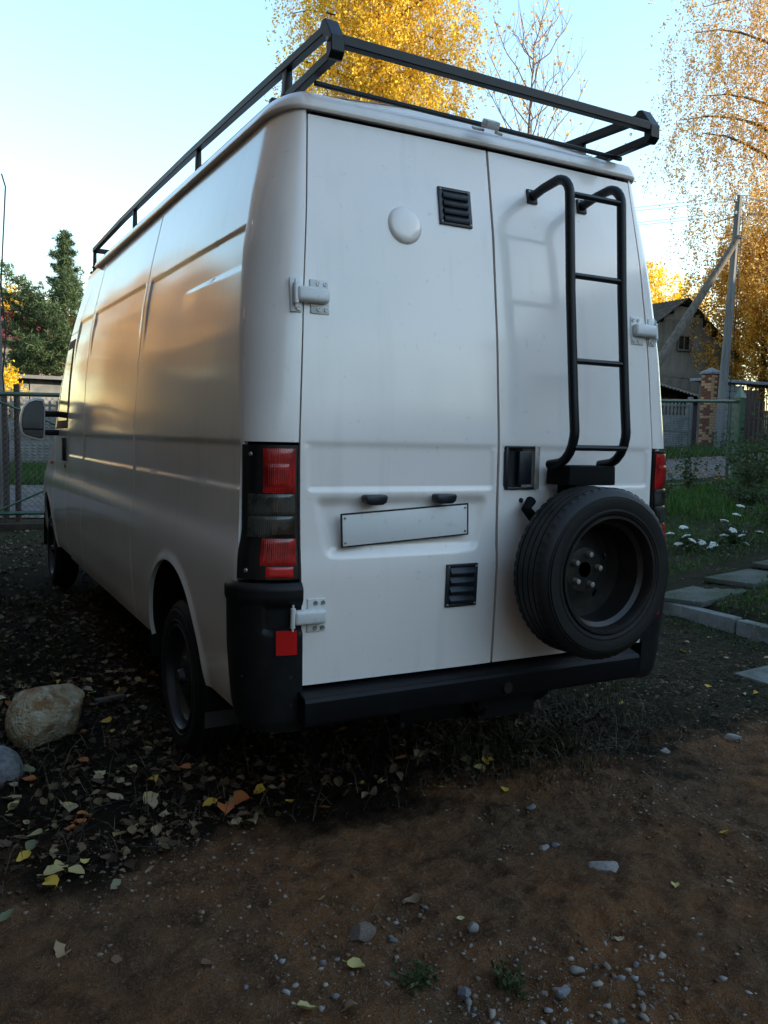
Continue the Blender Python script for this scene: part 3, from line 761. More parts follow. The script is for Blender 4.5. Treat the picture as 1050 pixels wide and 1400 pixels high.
def ground_material():
    m = bpy.data.materials.new('soil'); m.use_nodes = True; nt = m.node_tree; b = nt.nodes['Principled BSDF']
    N = nt.nodes.new; L = nt.links.new
    tc = N('ShaderNodeTexCoord'); sp = N('ShaderNodeSeparateXYZ'); L(tc.outputs['Object'], sp.inputs[0])
    def noise(s, d=6, w=0):
        n = N('ShaderNodeTexNoise'); n.inputs['Scale'].default_value = s; n.inputs['Detail'].default_value = d; n.inputs['Distortion'].default_value = w
        L(tc.outputs['Object'], n.inputs['Vector']); return n.outputs['Fac']
    def rng(v, a, c, lo=0, hi=1):
        r = N('ShaderNodeMapRange'); r.inputs['From Min'].default_value = a; r.inputs['From Max'].default_value = c
        r.inputs['To Min'].default_value = lo; r.inputs['To Max'].default_value = hi; L(v, r.inputs['Value']); return r.outputs[0]
    def math_(op, a, c):
        n = N('ShaderNodeMath'); n.operation = op
        for i, v in enumerate((a, c)):
            if isinstance(v, (int, float)): n.inputs[i].default_value = v
            else: L(v, n.inputs[i])
        return n.outputs[0]
    def mix(f, a, c):
        n = N('ShaderNodeMix'); n.data_type = 'RGBA'; L(f, n.inputs['Factor'])
        for k, v in (('A', a), ('B', c)):
            if isinstance(v, tuple): n.inputs[k].default_value = (*v, 1)
            else: L(v, n.inputs[k])
        return n.outputs['Result']
    n1, n2, n3, n4 = noise(1.6), noise(9), noise(60, 8), noise(240, 4)
    earth = mix(rng(n1, .38, .62), (.190, .086, .036), (.120, .070, .038))
    earth = mix(rng(n2, .42, .70, 0, .75), earth, (.040, .023, .014))
    earth = mix(rng(n3, .52, .72, 0, .8), earth, (.17, .115, .075))
    earth = mix(rng(n4, .60, .70, 0, .8), earth, (.28, .23, .18))
    humus = mix(rng(n2, .4, .65), (.010, .007, .0045), (.020, .013, .008))
    humus = mix(rng(n3, .6, .75, 0, .6), humus, (.05, .036, .022))
    # dark leaf mould: beyond a wavering line across the yard
    line = math_('ADD', sp.outputs['Y'], math_('MULTIPLY', math_('SUBTRACT', n1, .5), 1.3))
    line = math_('ADD', line, math_('MULTIPLY', math_('SUBTRACT', n2, .5), .35))
    f = rng(line, .0, .28)
    fx = rng(math_('ADD', sp.outputs['X'], math_('MULTIPLY', math_('SUBTRACT', n1, .5), 1.6)), 1.0, 1.9)
    fl = mix(f, earth, humus)
    grit = mix(rng(n2, .42, .6), (.034, .028, .016), (.014, .016, .007)); grit = mix(rng(n3, .5, .68), grit, (.075, .062, .042))
    fl2 = mix(math_('MULTIPLY', f, fx), fl, grit)
    far = rng(sp.outputs['Y'], 6, 10.5)
    fl3 = mix(far, fl2, mix(rng(n1, .4, .6), (.028, .034, .015), (.05, .045, .025)))
    gard = rng(sp.outputs['X'], 3.55, 3.62)
    fl4 = mix(gard, fl3, mix(rng(n2, .4, .6), (.020, .024, .011), (.035, .028, .018)))
    L(fl4, b.inputs['Base Color']); b.inputs['Roughness'].default_value = .92; b.inputs['Specular IOR Level'].default_value = .05
    bp = N('ShaderNodeBump'); bp.inputs['Strength'].default_value = 1.0; bp.inputs['Distance'].default_value = .018
    bp2 = N('ShaderNodeBump'); bp2.inputs['Strength'].default_value = .9; bp2.inputs['Distance'].default_value = .006
    L(n3, bp.inputs['Height']); L(n4, bp2.inputs['Height']); L(bp.outputs[0], bp2.inputs['Normal']); L(bp2.outputs[0], b.inputs['Normal'])
    return m
tag(link('ground', gm, ground_material()), kind='structure')

def sheet(name, x0, x1, y0, y1, st, m, lift, kind='structure', edge=0.0, sx=None):
    xs = np.arange(x0, x1+.01, sx or st); ys = np.linspace(y0, y1, max(2, int((y1-y0)/st)+1)); X, Y = np.meshgrid(xs, ys)
    Y2 = Y+edge*noise2(X, Y*0+3, 8, 3, .7)
    Z = gh(X, Y2)+lift
    i = np.arange(X.size).reshape(X.shape)
    me = fast_mesh(name, np.stack([X, Y2, Z], -1).reshape(-1, 3), np.stack([i[:-1, :-1], i[:-1, 1:], i[1:, 1:], i[1:, :-1]], -1).reshape(-1, 4), True)
    return tag(link(name, me, m), kind=kind)
M['road'] = mat('grey_gravel_road', (.115, .112, .115), .9, noise=[(.8, (.15, .13, .11), .4, .65), (5, (.08, .075, .072), .4, .62), (45, (.26, .24, .22), .6, .75, .8), (2.2, (.16, .10, .05), .6, .72, .7)], bump=(40, .6, .02))
sheet('road', -60, 90, 11.6, 15.2, .4, M['road'], .02, edge=.25)

# ------------------------------------------------------------------ plants: builders
QUAD = ([(-.5, 0, 0), (0, -.28, .06), (.5, 0, 0), (0, .28, .06)], [(0, 1, 2, 3)])
def leaf_cloud(name, P, size, m, parent=None, rng=RNG, jit=.35, kind=None):
    n = len(P); S = size*(1+jit*rng.normal(size=n).clip(-1.5, 1.5))
    V, F = scatter(QUAD[0], QUAD[1], P, S, rnd_rot(n, rng=rng))
    o = link(name, fast_mesh(name, V, F), m, parent)
    if kind: o['kind'] = kind
    return o

BARK = mat('birch_bark', (.52, .50, .46), .8, noise=[((3, 3, 14), (.05, .045, .04), .58, .66), (4, (.36, .33, .28), .45, .6)], bump=(30, .5, .01))
BARK2 = mat('brown_bark', (.10, .075, .055), .9, noise=[((6, 6, 2), (.05, .038, .028), .4, .6)], bump=(25, .8, .02))
TWIG = mat('twig_bark', (.16, .10, .075), .8, noise=[(8, (.09, .06, .045), .4, .6)])

def tree(name, base, H, cz, rad, n_limb, strands, per, hang, leafsize, lm, label, group=None, bark=BARK, seed=1, lean=(0, 0), twig_r=.004, clump=.0, trunk_r=.16, twigs=True, cat='tree', droop=.5, limbs_z=.25):
    """trunk and limbs, then many fine hanging twigs with leaves along them"""
    r = np.random.default_rng(seed); e = empty(name, base, label, cat, group)
    tr = MB(); pts = []
    for k in range(9):
        t = k/8; pts.append((lean[0]*t+.12*math.sin(3*t+seed)*t, lean[1]*t+.1*math.sin(4*t+seed*2)*t, H*t*.97-.15*(k == 0)))
    tr.tube(pts, [trunk_r*(1-.93*k/8) for k in range(9)], 10)
    tr.build('trunk', bark, e, angle=60)
    ends = []
    for k in range(n_limb):
        t = limbs_z+(.93-limbs_z)*k/(n_limb-1)+r.normal()*.01; a = k*2.4+r.normal()*.3
        p0 = np.array([np.interp(t, np.linspace(0, 1, 9), [p[i] for p in pts]) for i in range(3)])
        prof = math.sqrt(max(.06, 1-((p0[2]-cz)/(rad[2]*1.05))**2)) if abs((p0[2]-cz)/(rad[2]*1.05)) < 1 else .25
        L_ = max(rad[0]*prof*r.uniform(.65, 1.0), .5)
        d = np.array([math.cos(a)*rad[0]/max(rad[0], rad[1]), math.sin(a)*rad[1]/max(rad[0], rad[1]), 0])
        lp = [p0+d*L_*s+np.array([0, 0, L_*(.75*s-droop*s*s)])+r.normal(size=3)*.05*s for s in np.linspace(0, 1, 6)]
        q = MB(); r0 = trunk_r*(1-.9*t)*.55+.012
        q.tube([tuple(p) for p in lp], [r0*(1-.85*s)+.004 for s in np.linspace(0, 1, 6)], 6); q.build('limb', bark if L_ > 1.2 and bark is not BARK else TWIG, e, angle=60)
        ends += lp[1:]
    ends = np.array(ends)
    # strands
    P0 = []; tries = 0
    while len(P0) < strands and tries < 60:
        q = r.normal(size=(strands*2, 3)); q /= np.linalg.norm(q, axis=1, keepdims=True)
        q *= (r.random((strands*2, 1))**.45); q = q*np.array(rad)+np.array([lean[0]*cz/H, lean[1]*cz/H, cz])
        if clump: 
            w = noise2(q[:, 0]+q[:, 1]*.7, q[:, 2]+q[:, 1]*.4, seed, 3, .55)
            q = q[w > -clump+r.normal(size=len(q))*.1]
        P0 += list(q); tries += 1
    P0 = np.array(P0[:strands])
    # gather some strands near limb ends
    k = r.random(len(P0)) < .45; near = ends[r.integers(0, len(ends), k.sum())]+r.normal(size=(k.sum(), 3))*np.array(rad)*.13; P0[k] = near
    LV = hang*(.5+r.random(len(P0))); dirx = r.normal(size=(len(P0), 2))*.35*np.array(LV)[:, None]
    t = r.random((len(P0), per)); pos = np.repeat(P0[:, None, :], per, 1)
    pos[..., 0] += dirx[:, :1]*t; pos[..., 1] += dirx[:, 1:]*t; pos[..., 2] -= LV[:, None]*t*(.6+.4*t)
    pos += r.normal(size=pos.shape)*leafsize*.9
    leaf_cloud('crown', pos.reshape(-1, 3), leafsize, lm, e, r, kind='stuff')
    if twigs:
        n = len(P0); ss = np.linspace(0, 1, 4); V = []; rr = twig_r*np.array([1, .8, .6, .35])
        ctr = np.stack([np.stack([P0[:, 0]+dirx[:, 0]*s, P0[:, 1]+dirx[:, 1]*s, P0[:, 2]-LV*s*(.6+.4*s)], -1) for s in ss], 1)
        a = np.array([0, 2*PI/3, 4*PI/3]); ring = np.stack([np.cos(a), np.sin(a), 0*a], -1)
        V = (ctr[:, :, None, :]+ring[None, None]*rr[None, :, None, None]).reshape(-1, 3)
        F = []
        for i in range(3):
            for j in range(3): F.append((i*3+j, i*3+(j+1) % 3, (i+1)*3+(j+1) % 3, (i+1)*3+j))
        F = (np.array(F)[None]+(np.arange(n)*12)[:, None, None]).reshape(-1, 4)
        o = link('twigs', fast_mesh('twigs', V, F), TWIG, e); o['kind'] = 'stuff'
    return e

GOLD = leaf_mat('golden_birch_leaves', [(.76, .52, .03), (.84, .62, .05), (.66, .38, .02), (.88, .70, .14), (.52, .26, .03), (.80, .55, .03)], .45)
PALE = leaf_mat('pale_golden_birch_leaves', [(.66, .40, .07), (.72, .48, .14), (.55, .27, .06), (.75, .55, .22), (.42, .18, .07)], .42)
ORNG = leaf_mat('orange_brown_leaves', [(.58, .28, .03), (.66, .38, .05), (.44, .18, .025), (.74, .46, .06), (.34, .15, .03)], .42)
YELL = leaf_mat('bright_yellow_leaves', [(.70, .46, .02), (.80, .56, .04), (.58, .34, .02)], .45)
OCHR = leaf_mat('ochre_leaves', [(.34, .20, .03), (.20, .14, .03), (.42, .27, .04), (.12, .10, .03)], .35)
GREE = leaf_mat('dark_green_leaves', [(.035, .060, .020), (.055, .085, .030), (.025, .042, .016), (.075, .095, .035)], .25)
MIDG = leaf_mat('mid_green_leaves', [(.050, .095, .025), (.075, .125, .035), (.040, .070, .020), (.10, .13, .045)], .3)

# birch behind the roof rack
tree('birch_tree', (12.9, 26, gzf(12.9, 26)), 21.5, 14.0, (3.6, 3.6, 7.6), 34, 3300, 44, 1.3, .100, GOLD, 'tall golden birch rising behind the roof rack', seed=3, clump=.42, trunk_r=.24)
# birch beside the utility pole
tree('birch_tree', (28.4, 19.5, gzf(28.4, 19.5)), 22.0, 12.6, (6.2, 5.0, 8.0), 38, 3300, 38, 1.5, .090, PALE, 'tall thinning birch with drooping twigs behind the utility pole', seed=8, clump=.28, trunk_r=.26, lean=(-.6, 0))
# dense orange tree low behind the block wall
tree('orange_tree', (29.0, 21.5, gzf(29.0, 21.5)), 8.6, 4.6, (4.2, 3.0, 3.6), 16, 1500, 40, .6, .105, ORNG, 'dense orange-brown tree rising over the concrete block wall', seed=5, bark=BARK2, trunk_r=.18, clump=.6)
# sparse young tree
def young_tree(loc, H, label, seed=12):
    r = np.random.default_rng(seed); e = empty('young_tree', loc, label, 'tree')
    q = MB(); q.tube([(0, 0, -.2), (.1, 0, H*.4), (.0, .1, H*.75), (.08, .05, H)], [.09, .07, .035, .006], 8); q.build('trunk', TWIG, e, angle=60)
    P = []; tw = MB()
    for k in range(30):
        t = .52+.46*k/29; a = k*2.4+r.normal()*.3; L_ = (3.4*(1-t)+1.1)*r.uniform(.7, 1.15)
        p = [np.array([math.cos(a)*L_*s*.8, math.sin(a)*L_*s*.6, H*t+L_*(.55*s+.45*s*s)])+r.normal(size=3)*.05*s for s in np.linspace(0, 1, 6)]
        b_ = MB(); b_.tube([tuple(v) for v in p], [.018*(1-.8*s)+.003 for s in np.linspace(0, 1, 6)], 5); b_.build('limb', TWIG, e)
        for m in range(9):
            s0 = r.uniform(.2, .95); o_ = np.array([np.interp(s0, np.linspace(0, 1, 6), [v[i] for v in p]) for i in range(3)]); l2 = r.uniform(.35, 1.0)
            d = np.array([r.normal()*.45, r.normal()*.35, .9]); d /= np.linalg.norm(d); m2 = o_+d*l2*.5+r.normal(size=3)*.03; en = o_+d*l2+np.array([0, 0, .05])
            tw.tube([tuple(o_), tuple(m2), tuple(en)], [.006, .0045, .002], 4, cap=False)
            for u in range(r.integers(1, 5)): P.append(o_+(en-o_)*r.uniform(.3, 1.0)+r.normal(size=3)*.03)
    tw.build('twigs', TWIG, e)['kind'] = 'stuff'
    leaf_cloud('crown', np.array(P), .095, PALE, e, r, kind='stuff')
young_tree((13.0, 17, gzf(13.0, 17)), 11.6, 'nearly bare young tree with few leaves behind the van roof')
# bright yellow tree far behind the shed
tree('yellow_tree', (38, 38, gzf(38, 38)), 10.5, 6.5, (5.0, 4, 4.2), 10, 900, 30, .7, .17, YELL, 'bright yellow tree beyond the corrugated shed', seed=15, bark=BARK2, clump=.6, twigs=False)
# left of the van
tree('yellow_tree', (1.6, 46, gzf(1.6, 46)), 8.8, 5.2, (3.6, 3, 2.6), 10, 600, 28, .7, .16, YELL, 'yellow tree beyond the red-roofed house', seed=16, bark=BARK2, clump=.6, twigs=False)
tree('yellow_shrub', (-.22, 21.0, gzf(-.22, 21)), 2.4, 2.2, (.28, .3, .32), 5, 34, 18, .3, .10, YELL, 'small yellow shrub above the grey garage wall beside the left pole', seed=18, bark=BARK2, trunk_r=.05, twigs=False, cat='shrub')
tree('ochre_tree', (4.6, 33.5, gzf(4.6, 33.5)), 5.6, 3.7, (4.6, 1.6, 1.9), 12, 800, 26, .5, .13, OCHR, 'ochre and green low tree under the pine crown', seed=19, bark=BARK2, twigs=False)
# trees beside the yard that the van's side mirrors
tree('golden_tree', (-5.4, 24, gzf(-5.4, 24)), 8.4, 5.0, (2.5, 3, 2.9), 12, 900, 36, .5, .20, PALE, 'round golden tree on the far verge left of the yard gate', seed=21, bark=BARK2, clump=.7, twigs=False)
tree('golden_tree', (-9.6, 22, gzf(-9.6, 22)), 7.6, 4.6, (2.3, 3, 2.7), 10, 700, 36, .5, .18, OCHR, 'ochre tree on the far verge left of the yard gate', seed=22, bark=BARK2, clump=.6, twigs=False)

# pine
NEED = leaf_mat('pine_needles', [(.050, .085, .038), (.075, .115, .050), (.035, .062, .030), (.10, .14, .065)], .2)
def pine(loc, H, label, seed=4):
    r = np.random.default_rng(seed); e = empty('pine_tree', loc, label, 'tree')
    q = MB(); q.tube([(0, 0, -.2), (.05, 0, H*.4), (-.02, .03, H*.75), (0, 0, H)], [.17, .12, .07, .015], 8); q.build('trunk', BARK2, e, angle=60)
    T = []
    n = 46
    for k in range(n):
        t = .30+.68*k/(n-1); a = k*2.399+r.normal()*.2; z = H*t
        prof = 2.45-.6*abs(t-.45) if t < .68 else .12+(1-t)*1.5
        L_ = prof*r.uniform(.75, 1.12); up = (.12+.3*t) if t < .68 else .5
        p = [np.array([math.cos(a)*L_*s, math.sin(a)*L_*s, z+L_*(up*s-.25*s*(1-s))]) for s in np.linspace(0, 1, 5)]
        b_ = MB(); b_.tube([tuple(v) for v in p], [.04*(1-.8*s)*(1.1-t)+.006 for s in np.linspace(0, 1, 5)], 5); b_.build('limb', BARK2, e)
        m = int(60*L_)+16
        s = .25+.78*r.random(m)
        c = np.stack([np.interp(s, np.linspace(0, 1, 5), [v[i] for v in p]) for i in range(3)], -1)
        side = r.normal(size=(m, 3))*np.array([.30, .30, .12])*(.45+.5*L_)*.55
        T.append(c+side)
    P = np.concatenate(T)
    # needle tufts: ten thin blades each
    per = 11; P = np.repeat(P, per, 0)
    tri = ([(0, -.07, 0), (1, 0, .0), (0, .07, 0)], [(0, 1, 2)])
    V, F = scatter(tri[0], tri[1], P, .17*(1+.3*r.random(len(P))), rnd_rot(len(P), rng=r))
    o = link('needles', fast_mesh('needles', V, F), NEED, e); o['kind'] = 'stuff'
pine((2.1, 28, gzf(2.1, 28)), 7.5, 'dark green pine left of the van beyond the concrete fence')

# ------------------------------------------------------------------ buildings and walls in view
M['corr'] = mat('weathered_asbestos_sheet', (.17, .15, .125), .85, noise=[((1.2, 1.2, .5), (.075, .062, .05), .42, .62), (9, (.26, .24, .21), .6, .75, .6)], bump=(30, .4, .01))
M['roofc'] = mat('dark_corrugated_roofing', (.060, .056, .055), .8, noise=[(3, (.10, .09, .08), .45, .65)])
M['conc'] = mat('grey_concrete', (.14, .14, .137), .85, noise=[(1.8, (.14, .14, .135), .42, .62), (22, (.27, .265, .25), .55, .72, .6)], bump=(60, .4, .006))
M['conc_pale'] = mat('pale_concrete', (.20, .20, .195), .85, noise=[(2.5, (.13, .13, .125), .42, .62), ((8, 8, .8), (.16, .155, .14), .58, .7, .7)], bump=(40, .4, .006))
M['brick_y'] = mat('ochre_brick', (.36, .25, .15), .85, noise=[(9, (.30, .17, .09), .4, .65)], bump=(60, .4, .004))
M['brick_r'] = mat('red_brown_brick', (.13, .055, .038), .85, noise=[(9, (.11, .04, .03), .4, .65)], bump=(60, .4, .004))
M['mortar'] = mat('grey_mortar', (.10, .095, .09), .9)
M['green'] = mat('green_painted_pipe', (.030, .075, .040), .5, noise=[(12, (.018, .045, .024), .45, .65), (40, (.10, .05, .03), .7, .78, .7)], coat=.1)
M['wire'] = mat('galvanised_wire', (.10, .10, .10), .5, metal=.6)
M['rust'] = mat('dark_rusty_iron', (.035, .022, .018), .7, noise=[(12, (.07, .035, .02), .5, .7)])
M['wood_pole'] = mat('weathered_wood_pole', (.12, .105, .09), .85, noise=[((14, 14, 1.0), (.07, .06, .05), .42, .62)], bump=(30, .5, .01))
M['redroof'] = mat('red_roof_sheet', (.42, .035, .03), .45, noise=[(2, (.33, .03, .028), .4, .6)])
M['wallp'] = mat('cream_plaster', (.55, .50, .42), .85, noise=[(2, (.45, .41, .35), .4, .6)])
M['slate'] = mat('grey_stone_cap', (.20, .21, .23), .8, noise=[(8, (.14, .145, .16), .4, .6)], bump=(30, .5, .01))

def corr_sheet(w, h, n=5, d=.025):
    """one corrugated sheet, w wide and h high, standing in the xz plane"""
    k = n*6; xs = np.linspace(-w/2, w/2, k+1); V = []
    for z in (0, h):
        for x in xs: V.append((x, d*math.cos(2*PI*n*(x+w/2)/w), z))
    for z in (0, h):
        for x in xs: V.append((x, d*math.cos(2*PI*n*(x+w/2)/w)+.008, z))
    m = k+1; F = [(i, i+1, m+i+1, m+i) for i in range(k)]+[(2*m+i, 3*m+i, 3*m+i+1, 2*m+i+1) for i in range(k)]
    F += [(m+i, m+i+1, 3*m+i+1, 3*m+i) for i in range(k)]+[(0, m, 3*m, 2*m), (k, 2*m+k, 3*m+k, m+k)]
    return fast_mesh('sheet', np.array(V), np.array(F), True)

# shed
SXC, SY0, SZ0 = 24.75, 22.0, gzf(24.9, 22)
sh = empty('corrugated_shed', (SXC, SY0, SZ0), 'grey corrugated sheet shed with gable behind the brick pillar', 'shed')
ridge = 7.25-SZ0; eave = 5.10-SZ0; hw = 3.3
for k in range(-8, 8):
    x = (k+.5)*.545
    if abs(x) > hw: continue
    zt = ridge-(ridge-eave)*abs(x)/hw
    for (z0, z1) in ((0, 2.35), (2.33, min(zt-.12, 4.6)), (4.58, zt-.12)):
        if z1-z0 < .12: continue
        if z0 > 2 and z0 < 4 and k in (-3,):   # beside the window
            pass
        o = link('sheet', corr_sheet(.56, z1-z0, 5, .022), M['corr'], sh, (x, -.02*(z0 > 1)-.012*(k % 2), z0), (RNG.normal()*.004, RNG.normal()*.006, 0))
mb = MB(); mb.prism([(-hw, .1), (hw, .1), (hw, eave-.25), (0, ridge-.25), (-hw, eave-.25)], 11, (0, .08, 0), 'y'); mb.build('wall', M['conc'], sh)
for s in (-1, 1):
    a = math.atan2(ridge-eave, hw); Ls = math.hypot(hw, ridge-eave)+.35
    for k in range(11):
        me_ = corr_sheet(1.08, Ls, 6, .03)
        o = link('roof_sheet', me_, M['roofc'], sh)
        # sheet's height runs down the slope, its width along the ridge
        up = Vector((s*math.cos(a), 0, -math.sin(a))); wd = Vector((0, 1, 0)); nn = wd.cross(up)
        o.matrix_local = Matrix(((wd.x, nn.x, up.x, 0), (wd.y, nn.y, up.y, -.25+k*1.06+.5), (wd.z, nn.z, up.z, ridge+.02), (0, 0, 0, 1)))
mb = MB(); mb.box((.0, -.06, 5.52-SZ0-.0), (.62, .04, .52)); mb.build('window', M['glass'], sh)
mb = MB()
for s in (-1, 1): mb.box((s*.33, -.08, 5.52-SZ0), (.07, .06, .62)); mb.box((0, -.081, 5.52-SZ0+s*.29), (.60, .06, .07))
mb.box((0, -.082, 5.52-SZ0), (.04, .05, .52)); mb.build('window_frame', M['wood_pole'], sh)
# lean-to
lt = empty('lean_to', (23.2, 20.4, gzf(23.2, 20.4)), 'low dark lean-to with grey sheet roof beneath the shed gable', 'lean-to')
z0 = gzf(23.2, 20.4)
mb = MB(); mb.box((0, .8, (3.2-z0)/2), (5.6, 1.3, 3.2-z0)); mb.build('wall', M['rust'], lt)
for k in range(5):
    o = link('roof_sheet', corr_sheet(1.12, 2.3, 6, .025), M['corr'], lt, (-2.3+k*1.1, -.30, 3.75-z0-(k*1.1)*.17), (math.radians(-72)+.0, math.radians(9.7), 0))

# concrete panel fences: posts, panels and balustrade tops
def relief_panel(w, h, nx=14, nz=6):
    V = []; F = []
    mb = MB(); mb.box((0, 0, 0), (w, .05, h)); 
    for i in range(nx):
        for j in range(nz):
            cx = -w/2+w*(i+.5)/nx; cz = -h/2+.02+(h-.04)*(j+.5)/nz; a = w/nx*.42; b = (h-.04)/nz*.42
            ox = (a if j % 2 else 0)*.0
            mb.add([(cx-a, -.025, cz-b), (cx+a, -.025, cz-b), (cx+a, -.025, cz+b), (cx-a, -.025, cz+b), (cx, -.045, cz)], [(0, 1, 4), (1, 2, 4), (2, 3, 4), (3, 0, 4)])
    return mb.mesh('panel', angle=None)
PAN = relief_panel(1.92, .46)
PAN.materials.append(M['conc_pale'])
def topper():
    mb = MB(); mb.box((0, 0, -.21), (1.92, .05, .05)); mb.box((0, 0, .12), (1.92, .05, .05))
    for i in range(12):
        x = -.88+.16*i; mb.tube([(x, 0, -.19), (x, 0, -.06), (x, 0, .10)], [.020, .038, .020], 6); mb.box((x, 0, .185), (.07, .04, .08), taper=.5)
    return mb.mesh('balustrade')
TOP = topper(); TOP.materials.append(M['conc_pale'])
pb = MB(); pb.box((0, 0, .90), (.13, .13, 1.8)); PST = pb.mesh('post', bevel=.012); PST.materials.append(M['conc'])
def panel_fence(x0, n, y0, slope, label):
    z0 = gzf(x0, y0); e = empty('concrete_fence', (x0, y0, z0), label, 'fence')
    for i in range(n+1):
        x = 2.05*i; z = gzf(x0+x, y0+slope*x)-z0
        link('post', PST, None, e, (x, slope*x, z-.15))
        if i == n: break
        xm = x+1.025; zm = gzf(x0+xm, y0+slope*xm)-z0
        for k in range(2): link('panel', PAN, None, e, (xm, slope*xm, zm+.35+k*.48))
        link('balustrade', TOP, None, e, (xm, slope*xm, zm+.35+2*.48-.01))
        mb = MB(); mb.box((xm, slope*xm, zm+.02), (1.92, .07, .14)); mb.build('footing', M['conc'], e)
panel_fence(-7.3, 8, 18.1, -.02, 'pale relief-panel concrete fence beyond the road left of the van')
panel_fence(11.0, 4, 16.5, -.01, 'pale relief-panel concrete fence ending at the brick pillar')

# brick pillar
PX, PY = 19.82, 16.2; PZ = gzf(PX, PY)-.05
bp_ = empty('brick_pillar', (PX, PY, PZ), 'ochre and red brick pillar with grey stone cap by the utility pole', 'pillar')
mb = MB(); mb.box((0, 0, 1.20), (.38, .38, 2.40)); mb.build('mortar_core', M['mortar'], bp_)
bk = MB(); bk.box((0, 0, 0), (.245, .03, .072)); BKM = bk.mesh('brick', bevel=.004, seg=1)
bh = MB(); bh.box((0, 0, 0), (.125, .03, .072)); BHM = bh.mesh('brick', bevel=.004, seg=1)
def brick_copies(me):
    a = me; a.materials.append(M['brick_y']); b = me.copy(); b.materials.clear(); b.materials.append(M['brick_r']); return a, b
BKa, BKb = brick_copies(BKM); BHa, BHb = brick_copies(BHM)
for row in range(28):
    z = .05+row*.085
    for face in range(4):
        if face == 2: continue
        R_ = face*PI/2
        seq = [(-.068, 0), (.130, 1)] if (row+face) % 2 else [(-.130, 1), (.068, 0)]
        for (u, half) in seq:
            red = (row < 3) or RNG.random() < (.15 if face == 0 else .45) or (face == 0 and u > .05 and row > 16)
            me_ = (BHb if red else BHa) if half else (BKb if red else BKa)
            c, s = math.cos(R_), math.sin(R_); ux, uy = u, -.192-.003*RNG.random()
            link('brick', me_, None, bp_, (ux*c-uy*s, ux*s+uy*c, z), (0, 0, R_))
mb = MB(); mb.box((0, 0, 2.45), (.50, .50, .06)); mb.add([(-.25, -.25, 2.48), (.25, -.25, 2.48), (.25, .25, 2.48), (-.25, .25, 2.48), (0, 0, 2.64)], [(0, 1, 4), (1, 2, 4), (2, 3, 4), (3, 0, 4)]); mb.build('cap_stone', M['slate'], bp_)

# block wall with a dark iron gate
bw = empty('block_wall', (20.35, 16.9, gzf(20.35, 16.9)), 'grey concrete block wall behind the utility pole', 'wall')
wz = gzf(20.35, 16.9)
BL = MB(); BL.box((0, 0, 0), (.385, .04, .19)); BLM = BL.mesh('block', bevel=.008, seg=1); BLM.materials.append(M['conc_pale'])
BLN = BLM.copy(); BLN.materials.clear(); BLN.materials.append(M['conc'])
mb = MB(); mb.box((.95, .12, 1.0), (1.95, .2, 2.1)); mb.build('mortar_core', M['mortar'], bw)
for row in range(10):
    for k in range(5):
        x = .2+k*.4-(.2 if row % 2 else 0)
        if x < .15: continue
        link('block', BLM if RNG.random() < .6 else BLN, None, bw, (x, -.004*RNG.random(), .10+row*.205))
mb = MB(); mb.box((3.0, .15, 2.18), (6.4, .6, .10)); mb.build('coping', M['slate'], bw, bevel=.01)
mb = MB(); mb.box((5.9, .12, 1.0), (1.6, .2, 2.1)); mb.build('wall_end', M['conc'], bw)
ig = empty('iron_gate', (22.5, 17.0, gzf(22.5, 17.0)), 'dark iron bar gate in the block wall', 'gate')
br = MB(); br.box((0, 0, 1.0), (.028, .028, 2.0)); BRM = br.mesh('bar'); BRM.materials.append(M['rust'])
for k in range(14): link('bar', BRM, None, ig, (.05+k*.2, 0, .0))
for z in (.15, 1.1, 1.95):
    mb = MB(); mb.box((1.35, -.03, z), (2.8, .035, .05)); mb.build('cross_bar', M['rust'], ig)
mb = MB(); mb.box((1.35, 1.8, 1.0), (3.0, .06, 2.0)); mb.build('back_sheet', M['rust'], ig)

# utility pole, brace and wires
UPX, UPY = 19.60, 15.6; UPZ = gzf(UPX, UPY)
up = empty('utility_pole', (UPX, UPY, UPZ), 'grey concrete utility pole with diagonal wooden brace beside the brick pillar', 'utility pole')
M['pole'] = mat('pale_weathered_concrete', (.16, .16, .158), .8, noise=[((6, 6, .8), (.10, .10, .10), .42, .62)], bump=(50, .4, .005))
def taper_pole(H, wa, wb, da, db, lean):
    mb = MB()
    for (z0_, z1_) in ((-.3, H),):
        V = []
        for z, w_, d_ in ((z0_, wa, da), (z1_, wb, db)):
            lx = lean*z/H; c_ = w_*.22
            for (u, v) in ((-w_/2+c_, -d_/2), (w_/2-c_, -d_/2), (w_/2, -d_/2+c_), (w_/2, d_/2-c_), (w_/2-c_, d_/2), (-w_/2+c_, d_/2), (-w_/2, d_/2-c_), (-w_/2, -d_/2+c_)): V.append((u+lx, v, z))
        mb.add(V, [tuple(reversed(range(8))), tuple(range(8, 16))]+[(i, (i+1) % 8, 8+(i+1) % 8, 8+i) for i in range(8)])
    return mb
PH = 9.05-UPZ
taper_pole(PH, .30, .19, .25, .16, .32).build('pole_shaft', M['pole'], up, angle=20)
mb = MB(); mb.tube([(.20, -.16, 7.75-UPZ), (-2.45, -.22, 4.42-UPZ), (-5.1, -.28, -.1)], [.10, .13, .15], 12); mb.build('brace', M['wood_pole'], up)
for z in (PH-.18, PH-.62): mb = MB(); mb.box((.40, -.02, z), (.62 if z > PH-.3 else .42, .05, .05)); mb.build('cross_arm', M['rust'], up)
mb = MB(); mb.tube([(.10, -.3, PH*.83), (.42, -.3, PH*.825)], .02, 6); mb.build('brace_clamp', M['rust'], up)
